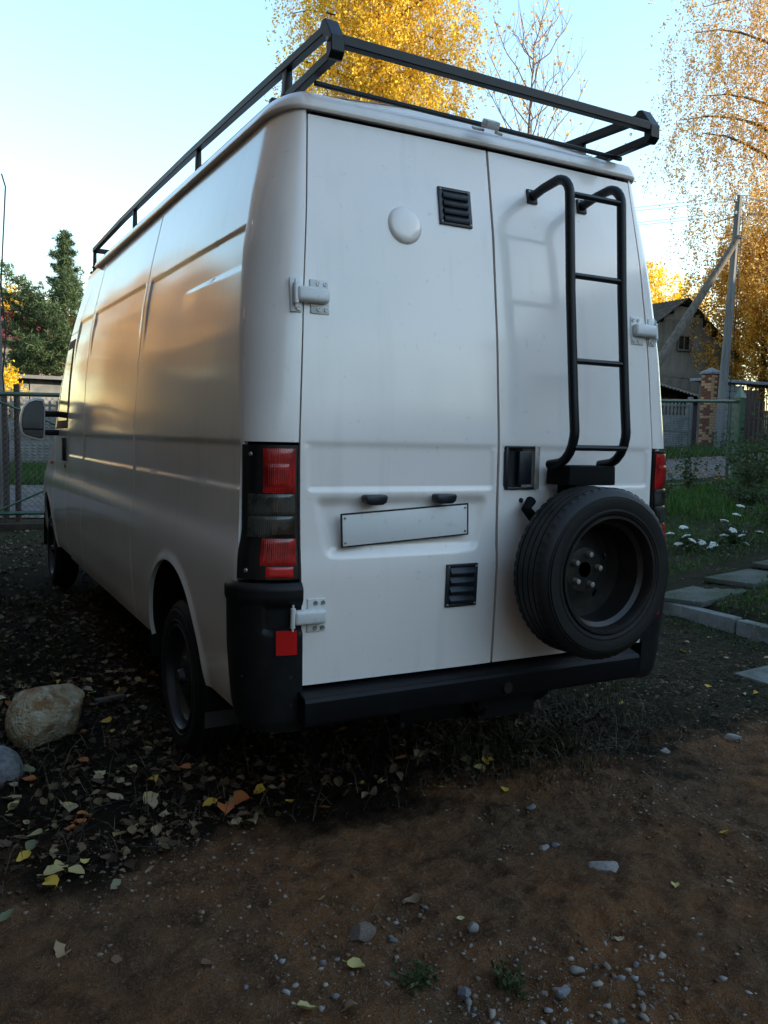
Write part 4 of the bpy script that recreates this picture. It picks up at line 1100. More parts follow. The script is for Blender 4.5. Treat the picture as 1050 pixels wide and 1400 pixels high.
ins = MB(); ins.lathe([(.012, 0), (.035, .02), (.03, .05), (.04, .07), (.02, .11), (0, .115)], (0, 0, 0), 'z', 10); INM = ins.mesh('insulator'); INM.materials.append(mat('white_porcelain', (.6, .6, .58), .25))
for (x, z) in ((.15, PH-.15), (.65, PH-.15), (.2, PH-.59), (.62, PH-.59)): link('insulator', INM, None, up, (x, -.02, z))
def wire(name, a, b, sag, r=.008, parent=None, m_=None, label=None, group=None):
    pts = [(a[0]+(b[0]-a[0])*t, a[1]+(b[1]-a[1])*t, a[2]+(b[2]-a[2])*t-sag*4*t*(1-t)) for t in np.linspace(0, 1, 24)]
    q = MB(); q.tube(pts, r, 5); o = q.build(name, m_ or M['wire'], parent)
    if label: tag(o, label, 'wire', group)
    return o
for i, (x, z) in enumerate(((.15, PH-.04), (.65, PH-.04), (.2, PH-.48), (.62, PH-.48))):
    for s, X2, Y2 in ((0, 60, 10.5), (1, 7.5, 21)):
        wire('power_line', (UPX+x, UPY-.02, UPZ+z), (X2, Y2+x, 7.6-(i > 1)*.45+(s == 0)*2.6), .5-.3*s, .007, label='thin power line strung from the grey utility pole', group='power lines of the utility pole')
# side cable clipped down the pole
wire('pole_cable', (UPX+.40, UPY-.12, UPZ+PH-.6), (UPX+.15, UPY-.17, UPZ+.2), 0, .014, m_=M['seal']).parent = None
bpy.data.objects['pole_cable'].parent = up; bpy.data.objects['pole_cable'].location = (-UPX, -UPY, -UPZ)
# left pole
lp = empty('utility_pole', (-1.06, 12.2, gzf(-1.06, 12.2)), 'pale concrete pole at the left picture edge beside the gate', 'utility pole')
taper_pole(7.4, .34, .20, .28, .18, -.02).build('pole_shaft', M['pole'], lp, angle=20)
q = MB(); q.tube([(.17, -.10, 5.3), (.22, -.14, 5.1), (.19, -.15, 4.6), (.13, -.15, 3.6), (.19, -.15, 2.8), (.13, -.15, 2.2), (.20, -.15, 1.2), (.19, -.14, 0)], .012, 6); q.build('cable', M['seal'], lp)
for i, x in enumerate((-.965, -.79)):
    q = MB(); q.tube([(0, 0, -.1), (0, 0, 1.95 if i == 0 else 2.1)], .045, 10)
    tag(q.build('fence_post', M['rust'], None, (x, 11.3, gzf(x, 11.3))), ['rusty pipe post standing against the left concrete pole', 'rusty pipe post just right of the left concrete pole'][i], 'post', 'rusty posts behind the gate')

# garage wall, red roofed house at the left
g_ = empty('garage', (1.0, 24, gzf(1, 24)), 'low grey slab-walled garage beyond the concrete fence', 'garage')
zg = gzf(1, 24)
sl = MB(); sl.box((0, 0, 0), (.96, .1, 2.25)); SLM = sl.mesh('slab', bevel=.015, seg=1); SLM.materials.append(M['conc_pale'])
for k in range(6): link('slab', SLM, None, g_, (-2.9+k*.985, 0, 1.125))
mb = MB(); mb.box((-.4, 1.6, 1.1), (5.7, 3, 2.2)); mb.build('wall', M['conc'], g_)
mb = MB(); mb.box((-.4, 1.4, 2.31), (6.1, 3.6, .10)); mb.build('roof', M['conc'], g_)
h_ = empty('red_roofed_house', (2.0, 40, gzf(2, 40)), 'cream house with a red sheet roof behind the pine', 'house')
zh = gzf(2, 40)
mb = MB(); mb.box((0, 4, (5.6-zh)/2), (9, 7, 5.6-zh)); mb.build('wall', M['wallp'], h_)
for s in (-1, 1):
    mb = MB(); mb.prism([(-5.0, 0), (5.0, 0), (5.0, .06), (-5.0, .06)], 4.4, (0, 0, 0), 'y'); o = mb.build('roof', M['redroof'], h_, (0, 4-s*4.15, 5.5-zh), (math.radians(24)*1.0 if s > 0 else PI-math.radians(24), 0, 0))
mb = MB()
for k in range(17): mb.box((-4.8+.6*k, 1.95, 6.42-zh), (.04, 4.4, .03), rot=(math.radians(24), 0, 0))
o = mb.build('roof_seams', M['redroof'], h_)
for x in (-2.6, 0, 2.6):
    mb = MB(); mb.box((x, .46, 3.6-zh+.8), (1.1, .08, 1.2)); mb.build('window', M['glass'], h_)

# ------------------------------------------------------------------ gate and mesh fence of the yard
def chain_link(x0, x1, z0, z1, s=.085, r=.0030):
    """diagonal wires clipped to a rectangle"""
    q = MB(); n = int((x1-x0+(z1-z0))/s)+1
    for k in range(n):
        for d in (1, -1):
            a = k*s
            if d > 0: p = [(x0+a-(z1-z0), z0), (x0+a, z1)]
            else: p = [(x0+a, z0), (x0+a-(z1-z0), z1)]
            (ax, az), (bx_, bz) = p
            def clip(ax, az, bx_, bz):
                t0, t1 = 0, 1; dx = bx_-ax
                for lim, sg in ((x0, 1), (x1, -1)):
                    fa, fb = sg*(ax-lim), sg*(bx_-lim)
                    if fa < 0 and fb < 0: return None
                    if fa < 0: t0 = max(t0, fa/(fa-fb))
                    if fb < 0: t1 = min(t1, fa/(fa-fb))
                if t1-t0 < .01: return None
                return (ax+dx*t0, az+(bz-az)*t0), (ax+dx*t1, az+(bz-az)*t1)
            c = clip(ax, az, bx_, bz)
            if c: q.tube([(c[0][0], .004*d, c[0][1]), (c[1][0], .004*d, c[1][1])], r, 3, cap=False)
    return q
GY0 = 10.5
gt = empty('yard_gate', (-2.6, GY0, 0), 'green pipe gate with chain-link mesh left of the van', 'gate')
q = MB(); q.tube([(0, 0, 1.925), (4.2, 0, 1.99)], .032, 10); q.build('top_pipe', M['green'], gt)
q = MB(); q.tube([(0, 0, .245), (4.2, 0, .245)], .028, 10); q.build('lower_pipe', M['green'], gt)
for x in (0, 4.2): q = MB(); q.tube([(x, 0, .05), (x, 0, 1.96)], .032, 10); q.build('upright', M['green'], gt)
q = MB(); q.tube([(1.35, -.035, 1.90), (2.10, -.035, 1.60), (3.0, -.035, 1.20)], .016, 8); q.build('diagonal_brace', M['green'], gt)
q = MB(); q.tube([(.75, -.035, .05), (1.5, -.035, .30), (2.6, -.035, .80), (3.8, -.035, 1.5)], .016, 8); q.build('diagonal_brace', M['green'], gt)
o = chain_link(.03, 4.17, .27, 1.92).build('chain_link_mesh', M['wire'], gt); o['kind'] = 'stuff'
ring = MB()
for k in range(12):
    a0, a1 = 2*PI*k/12, 2*PI*(k+1)/12
    ring.tube([(.055*math.cos(a0), 0, .055*math.sin(a0)), (.055*math.cos(a1), 0, .055*math.sin(a1))], .0035, 4, cap=False)
RM = ring.mesh('scroll_ring'); RM.materials.append(M['rust'])
for k in range(30): link('scroll_ring', RM, None, gt, (.10+k*.14, 0, .165))
q = MB()
for k in range(15): q.tube([(.03+k*.28, 0, .10), (.03+k*.28, 0, .24)], .005, 4)
q.build('scroll_bars', M['rust'], gt)['kind'] = 'stuff'
q = MB(); q.box((2.1, 0, .035), (4.3, .10, .12)); q.build('bottom_beam', mat('dark_wet_timber', (.045, .035, .028), .85, noise=[(8, (.03, .024, .02), .4, .6)]), gt, bevel=.006)
# right-hand stretch
rf_ = empty('mesh_fence', (8.5, GY0, gzf(8.5, GY0)), 'green pipe fence with chain-link mesh right of the van', 'fence')
zf = gzf(8.5, GY0)
q = MB(); q.tube([(0, 0, 2.24-zf), (5.6, 0, 2.44-zf)], .038, 10); q.build('top_pipe', M['green'], rf_)
q = MB(); q.tube([(0, 0, .50-zf), (5.6, 0, .60-zf)], .030, 10); q.build('bottom_pipe', M['green'], rf_)
for x in (0, 5.42): q = MB(); q.tube([(x, 0, -.2), (x, 0, 2.42-zf)], .035, 10); q.build('upright', M['green'], rf_)
q = MB(); q.box((5.72, 0, (.2+2.52)/2-zf+.0), (.17, .17, 2.32), taper=1.0); q.add([(5.62, -.10, 2.52-zf), (5.82, -.10, 2.52-zf), (5.82, .10, 2.52-zf), (5.62, .10, 2.52-zf), (5.72, 0, 2.80-zf)], [(0, 1, 4), (1, 2, 4), (2, 3, 4), (3, 0, 4), (0, 3, 2, 1)]); q.build('square_post', M['green'], rf_, angle=30)
o = chain_link(.03, 5.4, .62-zf, 2.3-zf, .12, .0022).build('chain_link_mesh', M['wire'], rf_); o['kind'] = 'stuff'
rf2 = empty('wicket_gate', (14.42, GY0, gzf(14.42, GY0)), 'thin dark barred gate half hidden by shrubs right of the pointed post', 'gate')
for k in range(12): link('bar', BRM, None, rf2, (.15+k*.16, 0, -.1), None)
for z in (.3, 1.5): q = MB(); q.box((1.0, 0, z), (2.0, .03, .04)); q.build('cross_bar', M['rust'], rf2)

# ------------------------------------------------------------------ unseen buildings added behind the photographer and beside the yard to shape its light
M['render'] = mat('grey_house_render', (.30, .29, .27), .85, noise=[(.8, (.24, .23, .21), .4, .6)])
M['timber'] = mat('dark_timber_boards', (.075, .060, .048), .8, noise=[((1, 8, .3), (.05, .04, .03), .4, .6)])
def block(name, loc, w, d, hgt, rh, label, wallm, rz=0, nwin=4, floors=2, axis='x'):
    e = empty(name, loc, label, 'house', rz=rz)
    mb = MB(); mb.box((0, 0, hgt/2), (w, d, hgt)); mb.build('wall', wallm, e)
    mb = MB(); mb.prism([(-d/2-.4, hgt), (d/2+.4, hgt), (0, hgt+rh)], w+.6, (-w/2-.3, 0, 0), 'x'); mb.build('roof', M['roofc'], e)
    wn = MB(); wn.box((0, 0, 0), (1.1, .06, 1.3)); WN = wn.mesh('window'); WN.materials.append(M['glass'])
    for f in range(floors):
        for k in range(nwin):
            for s in (-1, 1): link('window', WN, None, e, (-w/2+w*(k+.5)/nwin, s*(d/2+.03), 1.6+f*2.9))
    return e
block('added_left_house', (-8.0, 1.5, 0), 19, 8, 8.6, 2.6, 'unseen dark timber house added left of the yard to darken the van side', M['timber'], rz=PI/2, nwin=6, floors=2)  # added out of view: blocks the left sky so the van side darkens
block('added_light_block', (0.0, -42, 0), 56, 11, 8.5, 1.6, 'unseen long grey block added behind the photographer for the rear door reflection', M['render'], nwin=18, floors=4)  # out-of-view block, added to darken the lower reflection in the rear doors
block('added_light_block', (41, -3.0, 0), 46, 11, 10.8, 1.6, 'unseen grey block added beyond the right side of the garden to stop the sun', M['render'], rz=math.radians(57), nwin=14, floors=3)  # added out of view to keep low sun off van and fence
block('added_shade_house', (18.0, -7.0, 0), 19, 8, 6.6, 2.8, 'unseen brown house added on the right side of the garden for shade', M['timber'], rz=math.radians(66), nwin=6, floors=2)  # invented house out of view; its bulk shades the van and left fence

pf_ = empty('added_dark_fence', (-2.85, 10.5, 0), 'unseen dark board fence added left of the yard gate to darken the side reflection', 'fence')  # added out of view; hides sunlit things low in the van side's reflection
bd_ = MB(); bd_.box((0, 0, 0), (.145, .022, 2.62)); BDM = bd_.mesh('board', bevel=.003, seg=1); BDM.materials.append(M['timber'])
for k in range(76): link('board', BDM, None, pf_, (-.08-k*.15, .004*(k % 2), 1.33+.01*RNG.normal()))
for z in (.45, 1.9): q = MB(); q.box((-5.7, .045, z), (11.4, .05, .09)); q.build('fence_rail', M['timber'], pf_)

# ------------------------------------------------------------------ kerb, path, slabs
kb = empty('kerb', (3.46, 0, 0), 'grey concrete kerb edging the garden right of the van', 'kerb'); kb['kind'] = 'structure'
km = MB(); km.box((0, 0, 0), (.11, .985, .26)); KM = km.mesh('kerb_stone', bevel=.014); M['kerb'] = mat('worn_kerb_concrete', (.15, .15, .145), .85, noise=[(5, (.08, .085, .07), .42, .62), (40, (.24, .235, .22), .55, .7, .6)], bump=(50, .6, .006)); KM.materials.append(M['kerb'])
for k in range(-3, 10):
    y = k+.15; link('kerb_stone', KM, None, kb, (-.02+.03*y+.006*RNG.normal(), y, -.02+.006*RNG.normal()), (RNG.normal()*.006, RNG.normal()*.02, -.03+RNG.normal()*.008))
pa = empty('garden_path', (3.95, 2.42, .10), 'concrete slab path crossing the garden from the kerb', 'path', rz=.262); pa['kind'] = 'structure'
sm = MB(); sm.box((0, 0, 0), (.97, .47, .05)); SM = sm.mesh('slab', bevel=.010); SM.materials.append(mat('mossy_slab', (.07, .075, .065), .85, noise=[(3, (.035, .045, .025), .42, .6), (35, (.18, .175, .165), .56, .7, .6)], bump=(60, .5, .004)))
for k in range(7):
    zz = gzf(3.95+k*.97, 2.42+k*.26)-.10-.004
    link('slab', SM, None, pa, (k*1.0, 0, zz), (RNG.normal()*.012, RNG.normal()*.012, RNG.normal()*.01))
q = MB(); q.box((0, 0, 0), (.80, .40, .05)); tag(q.build('concrete_slab', M['kerb'], None, (2.90, .70, ghf(2.9, .7)+.0), (.02, -.02, .05), bevel=.012), 'flat grey concrete slab sunk in the grit left of the kerb', 'slab')

# ------------------------------------------------------------------ rocks
def rock_mesh(seed, sub=3, rough=.22, flat=(1, 1, 1), facets=7):
    r = np.random.default_rng(seed); bm = bmesh.new(); bmesh.ops.create_icosphere(bm, subdivisions=sub, radius=1)
    P = np.array([v.co[:] for v in bm.verts])
    pl = r.normal(size=(facets, 3)); pl /= np.linalg.norm(pl, axis=1, keepdims=True); dd = (.50+.30*r.random(facets)) if facets > 8 else (.62+.28*r.random(facets)) if facets == 3 else (.34+.38*r.random(facets))
    for n_, d_ in zip(pl, dd):
        k = P@n_; over = np.maximum(k-d_, 0); P = P-over[:, None]*n_[None]*.92
    P += (rough*.25*noise2(P[:, 0]*1.0+P[:, 2]*.8, P[:, 1]+P[:, 2]*.6, seed, 4, 1.6))[:, None]*P
    P *= np.array(flat)
    for v, p in zip(bm.verts, P): v.co = p
    me = bpy.data.meshes.new('rock'); bm.to_mesh(me); bm.free(); me.shade_smooth(); me.set_sharp_from_angle(angle=math.radians(26)); return me
M['tan'] = mat('tan_sandstone', (.46, .36, .23), .85, noise=[(3.2, (.34, .19, .09), .45, .62), (5, (.60, .53, .41), .52, .68), (9, (.13, .10, .04), .60, .70, .8), (45, (.12, .09, .06), .6, .74, .5)], bump=(14, .9, .03))
M['greyrock'] = mat('grey_boulder', (.16, .165, .175), .7, noise=[(5, (.09, .09, .095), .42, .62), (30, (.26, .26, .27), .58, .72, .6)], bump=(30, .5, .008))
M['palestone'] = mat('pale_stone', (.26, .24, .22), .8, noise=[(9, (.17, .155, .14), .42, .62), (50, (.36, .34, .32), .58, .7, .6)], bump=(60, .5, .004))
def rock(name, seed, loc, sc, m_, label, cat='stone', rot=(0, 0, 0), sub=3, **k):
    o = link(name, rock_mesh(seed, sub, **k), m_, None, loc, rot); o.scale = sc; return tag(o, label, cat)
rock('boulder', 33, (-1.445, 1.45, .105), (.215, .175, .190), M['tan'], 'large tan and ochre boulder left of the rear wheel', 'boulder', (0, .1, .35), 4, facets=13)
rock('boulder', 7, (-1.735, 1.04, .035), (.125, .12, .105), M['greyrock'], 'smooth grey boulder in front of the tan one', 'boulder', (0, 0, .2), 4, facets=3)
def gp(x, y, lift=0): return (x, y, ghf(x, y)+lift)
rock('flat_stone', 12, gp(.085, -.60, .0), (.082, .050, .024), M['palestone'], 'pale angular flat stone, largest on the reddish dirt', rot=(.1, -.05, -.55), sub=3)
rock('stone', 13, gp(-.545, -.705, .008), (.028, .020, .018), M['palestone'], 'white lump of stone beside the green weed', rot=(0, 0, .5))
rock('stone', 14, gp(-.04, -.40, .006), (.022, .017, .011), M['palestone'], 'pale round stone just above the flat angular one')
rock('stone', 15, gp(.02, -.39, .005), (.020, .014, .010), M['greyrock'], 'blue-grey stone above the flat angular one')
rock('stone', 16, gp(.12, -.12, .006), (.024, .018, .012), M['greyrock'], 'light grey stone below the van step')
rock('stone', 17, gp(1.52, .09, .010), (.055, .030, .018), M['palestone'], 'white stone on the grit right of the van', rot=(0, 0, -.3))
rock('stone', 18, gp(1.10, .12, .010), (.028, .024, .020), M['palestone'], 'small pale stone in the shade right of the step')
rock('stone', 19, gp(-.50, -1.05, .012), (.027, .021, .018), M['greyrock'], 'rounded grey pebble at the bottom edge of the gravel patch')
rock('stone', 23, gp(-.40, -.99, .010), (.024, .018, .016), M['palestone'], 'pale oval pebble right of the rounded grey one')
rock('stone', 20, gp(-.72, -.92, .010), (.026, .020, .018), M['greyrock'], 'brown-grey stone left of the green weed', rot=(0, 0, 1))
rock('stone', 24, gp(-.855, -.60, .014), (.045, .040, .034), mat('brown_stone', (.10, .075, .06), .85, noise=[(9, (.15, .12, .10), .45, .65)]), 'dull brown stone behind the green weed')
q = MB(); q.box((0, 0, 0), (.17, .035, .022)); tag(q.build('wood_scrap', M['wood_pole'], None, gp(-1.12, 1.85, .02), (0, .05, .35), bevel=.006), 'weathered wood scrap lying between the boulder and the wheel', 'wood')

# gravel: small stones joined into one mass
def zone_noise(x, y, s, f): return noise2(x, y, s, 3, f)
def gravel(name, n, fn, smin, smax, m_, seed):
    r = np.random.default_rng(seed); P = []
    while len(P) < n:
        q_ = r.uniform([-2.4, -2.0], [4.0, 3.2], (n*2, 2)); w = fn(q_[:, 0], q_[:, 1]); q_ = q_[r.random(len(q_)) < w]; P += list(q_)
    P = np.array(P[:n]); z = gh(P[:, 0], P[:, 1]); s = smin+(smax-smin)*r.random(n)**4
    bm = bmesh.new(); bmesh.ops.create_icosphere(bm, subdivisions=1, radius=1); v = np.array([a.co[:] for a in bm.verts])*(1+.26*r.normal(size=(len(bm.verts), 1))); f = [[b.index for b in a.verts] for a in bm.faces]; bm.free()
    S = np.stack([s, s*(.6+.35*r.random(n)), s*(.4+.3*r.random(n))], 1); a = r.random(n)*2*PI
    R3 = np.zeros((n, 3, 3)); R3[:, 0, 0] = np.cos(a); R3[:, 0, 1] = -np.sin(a); R3[:, 1, 0] = np.sin(a); R3[:, 1, 1] = np.cos(a); R3[:, 2, 2] = 1
    V, F = scatter(v, f, np.column_stack([P, z+s*.02]), S, R3)
    o = link(name, fast_mesh(name, V, F), m_); o['kind'] = 'stuff'; return o
def pebble_mat(name, cols): return leaf_mat(name, cols, 0, .8)
G1 = pebble_mat('mixed_gravel', [(.17, .17, .175), (.09, .088, .085), (.27, .265, .26), (.16, .12, .09), (.28, .24, .20), (.09, .085, .085)])
G2 = pebble_mat('earthy_gravel', [(.12, .06, .03), (.16, .095, .055), (.07, .042, .026), (.24, .19, .15), (.09, .055, .035)])
gravel('gravel', 520, lambda x, y: np.clip(1.4*np.exp(-((x+.55)/.36)**2-((y+1.08)/.17)**2)+.5*np.exp(-((x+.95)/.2)**2-((y+.72)/.15)**2), 0, 1), .003, .019, G1, 41)
gravel('dirt_crumbs', 11000, lambda x, y: np.clip(.25+1.1*zone_noise(x, y, 6, 1.5), 0, 1)*(y < .35)*(np.abs(x) < 2.3), .0014, .010, G2, 42)
gravel('grit', 3500, lambda x, y: np.clip((x-.9)/1.2, 0, 1)*(y > -.5)*(x < 3.35)*(.35+zone_noise(x, y, 9, 1.2)), .003, .017, G2, 43)
gravel('dark_grit', 2500, lambda x, y: (y > .1)*(x < 1.6)*.6+0*x, .002, .009, pebble_mat('dark_crumbs', [(.03, .025, .02), (.06, .05, .04), (.10, .09, .075)]), 44)

# ------------------------------------------------------------------ fallen leaves
def leaf_shape(seed, pointed=.6):
    r = np.random.default_rng(seed); n = 7; V = []; F = []
    curl = r.uniform(-1.0, 1.6); fold = r.uniform(.05, .75); tw = r.uniform(-.8, .8)
    for i in range(n):
        t = i/(n-1); w = r.uniform(.30, .40)*math.sin(PI*min(1, t**.72*1.0))**(.8)*(1+.10*r.normal()) if 0 < i < n-1 else .012
        x = t-.5; zc = curl*(x*x-.1)*.5
        for s in (-1, 0, 1): V.append((x, s*w, zc+abs(s)*w*fold+s*tw*x*.25+.02*r.normal()*abs(s)))
    for i in range(n-1):
        for k in (0, 1): F.append((i*3+k, i*3+k+1, (i+1)*3+k+1, (i+1)*3+k))
    m_ = len(V); V += [(-.5, -.012, V[1][2]), (-.5, .012, V[1][2]), (-.78, .0, V[1][2]+.07*r.random()), (-.78, .012, V[1][2]+.07)]; F.append((m_, m_+1, m_+3, m_+2))
    return V, F
SH = [leaf_shape(s) for s in range(50, 58)]
zmin_leaf = [min(v[2] for v in s[0]) for s in SH]
LM = {
 'pale yellow': leaf_mat('pale_yellow_fallen_leaf', [(.46, .38, .13), (.38, .31, .14), (.52, .44, .22)], .15, .65, 'obj'),
 'yellow': leaf_mat('yellow_fallen_leaf', [(.52, .34, .05), (.48, .28, .03), (.42, .32, .08)], .15, .6, 'obj'),
 'tan': leaf_mat('tan_fallen_leaf', [(.30, .21, .12), (.36, .27, .17), (.24, .16, .09)], .15, .7, 'obj'),
 'brown': leaf_mat('brown_fallen_leaf', [(.14, .085, .05), (.10, .06, .04), (.19, .12, .075)], .1, .75, 'obj'),
 'orange': leaf_mat('orange_fallen_leaf', [(.40, .13, .04), (.34, .10, .035), (.45, .19, .05)], .15, .65, 'obj'),
 'grey-green': leaf_mat('grey_green_fallen_leaf', [(.16, .17, .09), (.12, .13, .07), (.20, .19, .12)], .1, .7, 'obj'),
}
LMESH = {}
for cn, mm in LM.items():
    for i, (v, f) in enumerate(SH):
        me = fast_mesh('fallen_leaf', np.array(v), np.array(f), True); me.materials.append(mm); LMESH[(cn, i)] = me
def ang(): return (RNG.normal()*.25, RNG.normal()*.25, RNG.random()*2*PI)
def put_leaf(x, y, s, col, where, i=None, rot=None, label=None, lift=.0):
    i = int(RNG.integers(0, 8)) if i is None else i
    o = bpy.data.objects.new('fallen_leaf', LMESH[(col, i)]); C.objects.link(o)
    o.location = (x, y, ghf(x, y)+s*(-zmin_leaf[i])*.75+.002+lift); o.rotation_euler = rot or ang(); o.scale = (s, s*RNG.uniform(.85, 1.25), s)
    if where == Lh:
        if math.hypot(x+1.48, y-1.40) < .42: w2 = 'the dark litter beside the tan boulder'
        elif y > 1.55: w2 = 'the dark ground behind the tan boulder'
        elif x < -1.25 and y < .45: w2 = 'the litter at the left edge of the dirt'
        elif x < -.72 and y > .7: w2 = 'the dark litter beside the rear wheel'
        elif x < -.72: w2 = 'the litter in front of the rear wheel'
        elif x < -.1: w2 = 'the dark litter under the left half of the step'
        else: w2 = 'the dark litter under the right half of the step'
    elif where == D:
        w2 = 'the reddish dirt left of the gravel patch' if x < -1.05 else ('the dirt around the green weeds' if x < -.45 and y < -.45 else 'the bare reddish dirt right of the gravel')
        if y > -.3 and x < -1: w2 = 'the reddish dirt just clear of the litter'
    else: w2 = where
    tag(o, label or f'{col} fallen leaf on {w2}', 'leaf', f'{col} leaves on {w2}')
D, Lh = 'the reddish dirt', 'the dark leaf litter'
hand = [(-1.319, .016, .040, 'tan', D), (-1.436, -.022, .045, 'grey-green', D), (-1.63, -.28, .060, 'tan', D), (-.939, -.727, .055, 'pale yellow', D), (-.548, -.640, .030, 'pale yellow', D), (-.19, -.93, .030, 'tan', D),
        (.175, -.80, .034, 'pale yellow', D), (.62, -.62, .034, 'yellow', D), (-.90, -.40, .040, 'pale yellow', D), (-1.02, -.86, .055, 'tan', D), (-1.12, -.82, .055, 'pale yellow', D), (-1.50, -.38, .038, 'brown', D),
        (-.93, -.98, .060, 'orange', D), (-1.15, -.96, .048, 'brown', D), (-.62, -.48, .055, 'brown', D), (-1.30, -.55, .040, 'brown', D), (.36, -.86, .028, 'tan', D)]
for h in hand: put_leaf(h[0], h[1], h[2], h[3], h[4], lift=.002)
lit = [(-1.50, .62, .085, 'tan'), (-1.64, .42, .080, 'pale yellow'), (-1.35, .30, .075, 'pale yellow'), (-1.22, .44, .070, 'tan'), (-.97, .33, .085, 'orange'), (-.90, .36, .080, 'orange'), (-.80, .44, .060, 'yellow'), (-.74, .26, .050, 'yellow'), (-1.25, 1.95, .060, 'yellow'), (-1.18, 2.02, .055, 'pale yellow'),
       (-1.33, 2.35, .070, 'yellow'), (-1.20, 1.52, .060, 'yellow'), (-1.10, 1.05, .070, 'tan'), (-1.42, .96, .065, 'brown'), (-1.02, .75, .065, 'orange'), (-.30, .33, .060, 'pale yellow'), (-.42, .24, .050, 'tan'), (-.12, .18, .040, 'yellow'), (-1.72, .92, .06, 'tan'), (-1.26, 2.25, .05, 'orange'), (-.62, .20, .05, 'orange'), (.12, .05, .035, 'yellow'), (-1.58, .15, .055, 'pale yellow'), (-1.62, .05, .06, 'yellow'), (-1.75, -.05, .05, 'grey-green'), (-1.68, .28, .06, 'yellow')]
for h in lit: put_leaf(*h, Lh, lift=.012)
cols = ['pale yellow', 'tan', 'tan', 'brown', 'brown', 'orange', 'grey-green', 'tan', 'brown', 'yellow', 'brown']
n = 0
while n < 235:
    x, y = RNG.uniform(-2.0, .75), RNG.uniform(-.25, 2.6)
    lim = .16-.25*max(0, -x-1.2)
    if y < lim: continue
    if RNG.random() > (1.0 if x < -.9 else .42): continue
    if abs(y-1.03) < .36 and -.99 < x < -.75: continue
    put_leaf(x, y, RNG.uniform(.032, .070), cols[int(RNG.integers(0, len(cols)))], Lh, lift=.012); n += 1
for k in range(22):
    put_leaf(RNG.uniform(1.2, 3.2), RNG.uniform(.3, 3.0), RNG.uniform(.03, .055), ['yellow', 'pale yellow', 'tan'][k % 3], 'the grit right of the van')
# the mass of small dark litter
def litter(name, n, fn, box, smin, smax, m_, seed, lift=.01):
    r = np.random.default_rng(seed); P = []
    while len(P) < n:
        q_ = r.uniform(box[0], box[1], (n*2, 2)); q_ = q_[r.random(len(q_)) < fn(q_[:, 0], q_[:, 1])]; P += list(q_)
    P = np.array(P[:n]); z = gh(P[:, 0], P[:, 1]); s = smin+(smax-smin)*r.random(n)**1.6; VV = []; FF = []; base = 0
    for i, (v, f) in enumerate(SH):
        k = np.arange(len(P)) % 8 == i; m = k.sum(); a = r.random(m)*2*PI; t1, t2 = r.normal(size=m)*.35, r.normal(size=m)*.35
        R3 = np.array([Euler((t1[j], t2[j], a[j])).to_matrix() for j in range(m)])
        V, F = scatter(v, f, np.column_stack([P[k], z[k]+s[k]*.12+r.random(m)*lift]), s[k], R3); VV.append(V); FF.append(F+base); base += len(V)
    o = link(name, fast_mesh(name, np.vstack(VV), np.vstack(FF)), m_); o['kind'] = 'stuff'; return o
LIT = leaf_mat('rotting_leaf_litter', [(.030, .018, .010), (.055, .032, .018), (.016, .011, .007), (.13, .085, .048), (.045, .022, .012), (.022, .020, .010), (.19, .14, .075), (.08, .042, .022)], .05, .8)
litter('leaf_litter', 9000, lambda x, y: 1.0*(y > .20-.20*np.maximum(0, -x-1.1)+.16*zone_noise(x, y, 2, 2))*np.where(x < -.5, 1, .55)*np.exp(-np.maximum(0, x-.4)/.7), ([-3.6, -.7], [2.2, 5.2]), .018, .054, LIT, 61)
litter('far_leaf_litter', 2500, lambda x, y: np.ones_like(x), ([-4.5, 3.5], [.6, 10.3]), .03, .07, leaf_mat('dull_leaf_litter', [(.045, .035, .025), (.10, .075, .04), (.03, .027, .02), (.22, .19, .13), (.06, .045, .03)], .05, .8), 62)
litter('road_leaf_litter', 5000, lambda x, y: np.clip(.5+1.2*zone_noise(x, y, 5, .6), 0, 1), ([5, 10.9], [26, 16.0]), .05, .10, leaf_mat('orange_road_leaves', [(.40, .22, .06), (.22, .11, .04), (.50, .33, .12), (.15, .08, .03)], .1, .8), 63)
litter('garden_leaf_litter', 900, lambda x, y: np.ones_like(x), ([3.6, 1.2], [9, 8]), .025, .05, leaf_mat('garden_leaves', [(.10, .07, .04), (.26, .19, .07), (.05, .04, .025)], .1, .8), 64)

# ------------------------------------------------------------------ grass, twigs, weeds
def grass(name, n, fn, box, hmin, hmax, m_, seed, w=.004, spread=.45):
    r = np.random.default_rng(seed); P = []
    while len(P) < n:
        q_ = r.uniform(box[0], box[1], (n*2, 2)); q_ = q_[r.random(len(q_)) < fn(q_[:, 0], q_[:, 1])]; P += list(q_)
    P = np.array(P[:n]); z = gh(P[:, 0], P[:, 1]); h = hmin+(hmax-hmin)*r.random(n)**1.5; a = r.random(n)*2*PI; ln = spread*(.2+r.random(n))
    dx, dy = np.cos(a), np.sin(a); px, py = -dy*w, dx*w
    base = np.column_stack([P, z-.005]); V = np.zeros((n, 5, 3))
    for k, (t, ww) in enumerate(((0, 1), (.55, .8))):
        off = np.column_stack([dx*ln*h*t*t, dy*ln*h*t*t, h*t*(1-.25*ln*t)])
        V[:, 2*k] = base+off+np.column_stack([px, py, 0*px])*ww; V[:, 2*k+1] = base+off-np.column_stack([px, py, 0*px])*ww
    V[:, 4] = base+np.column_stack([dx*ln*h, dy*ln*h, h*(1-.25*ln)])
    F = np.array([(0, 1, 3), (0, 3, 2), (2, 3, 4)])[None]+(np.arange(n)*5)[:, None, None]
    o = link(name, fast_mesh(name, V.reshape(-1, 3), F.reshape(-1, 3)), m_); o['kind'] = 'stuff'; return o
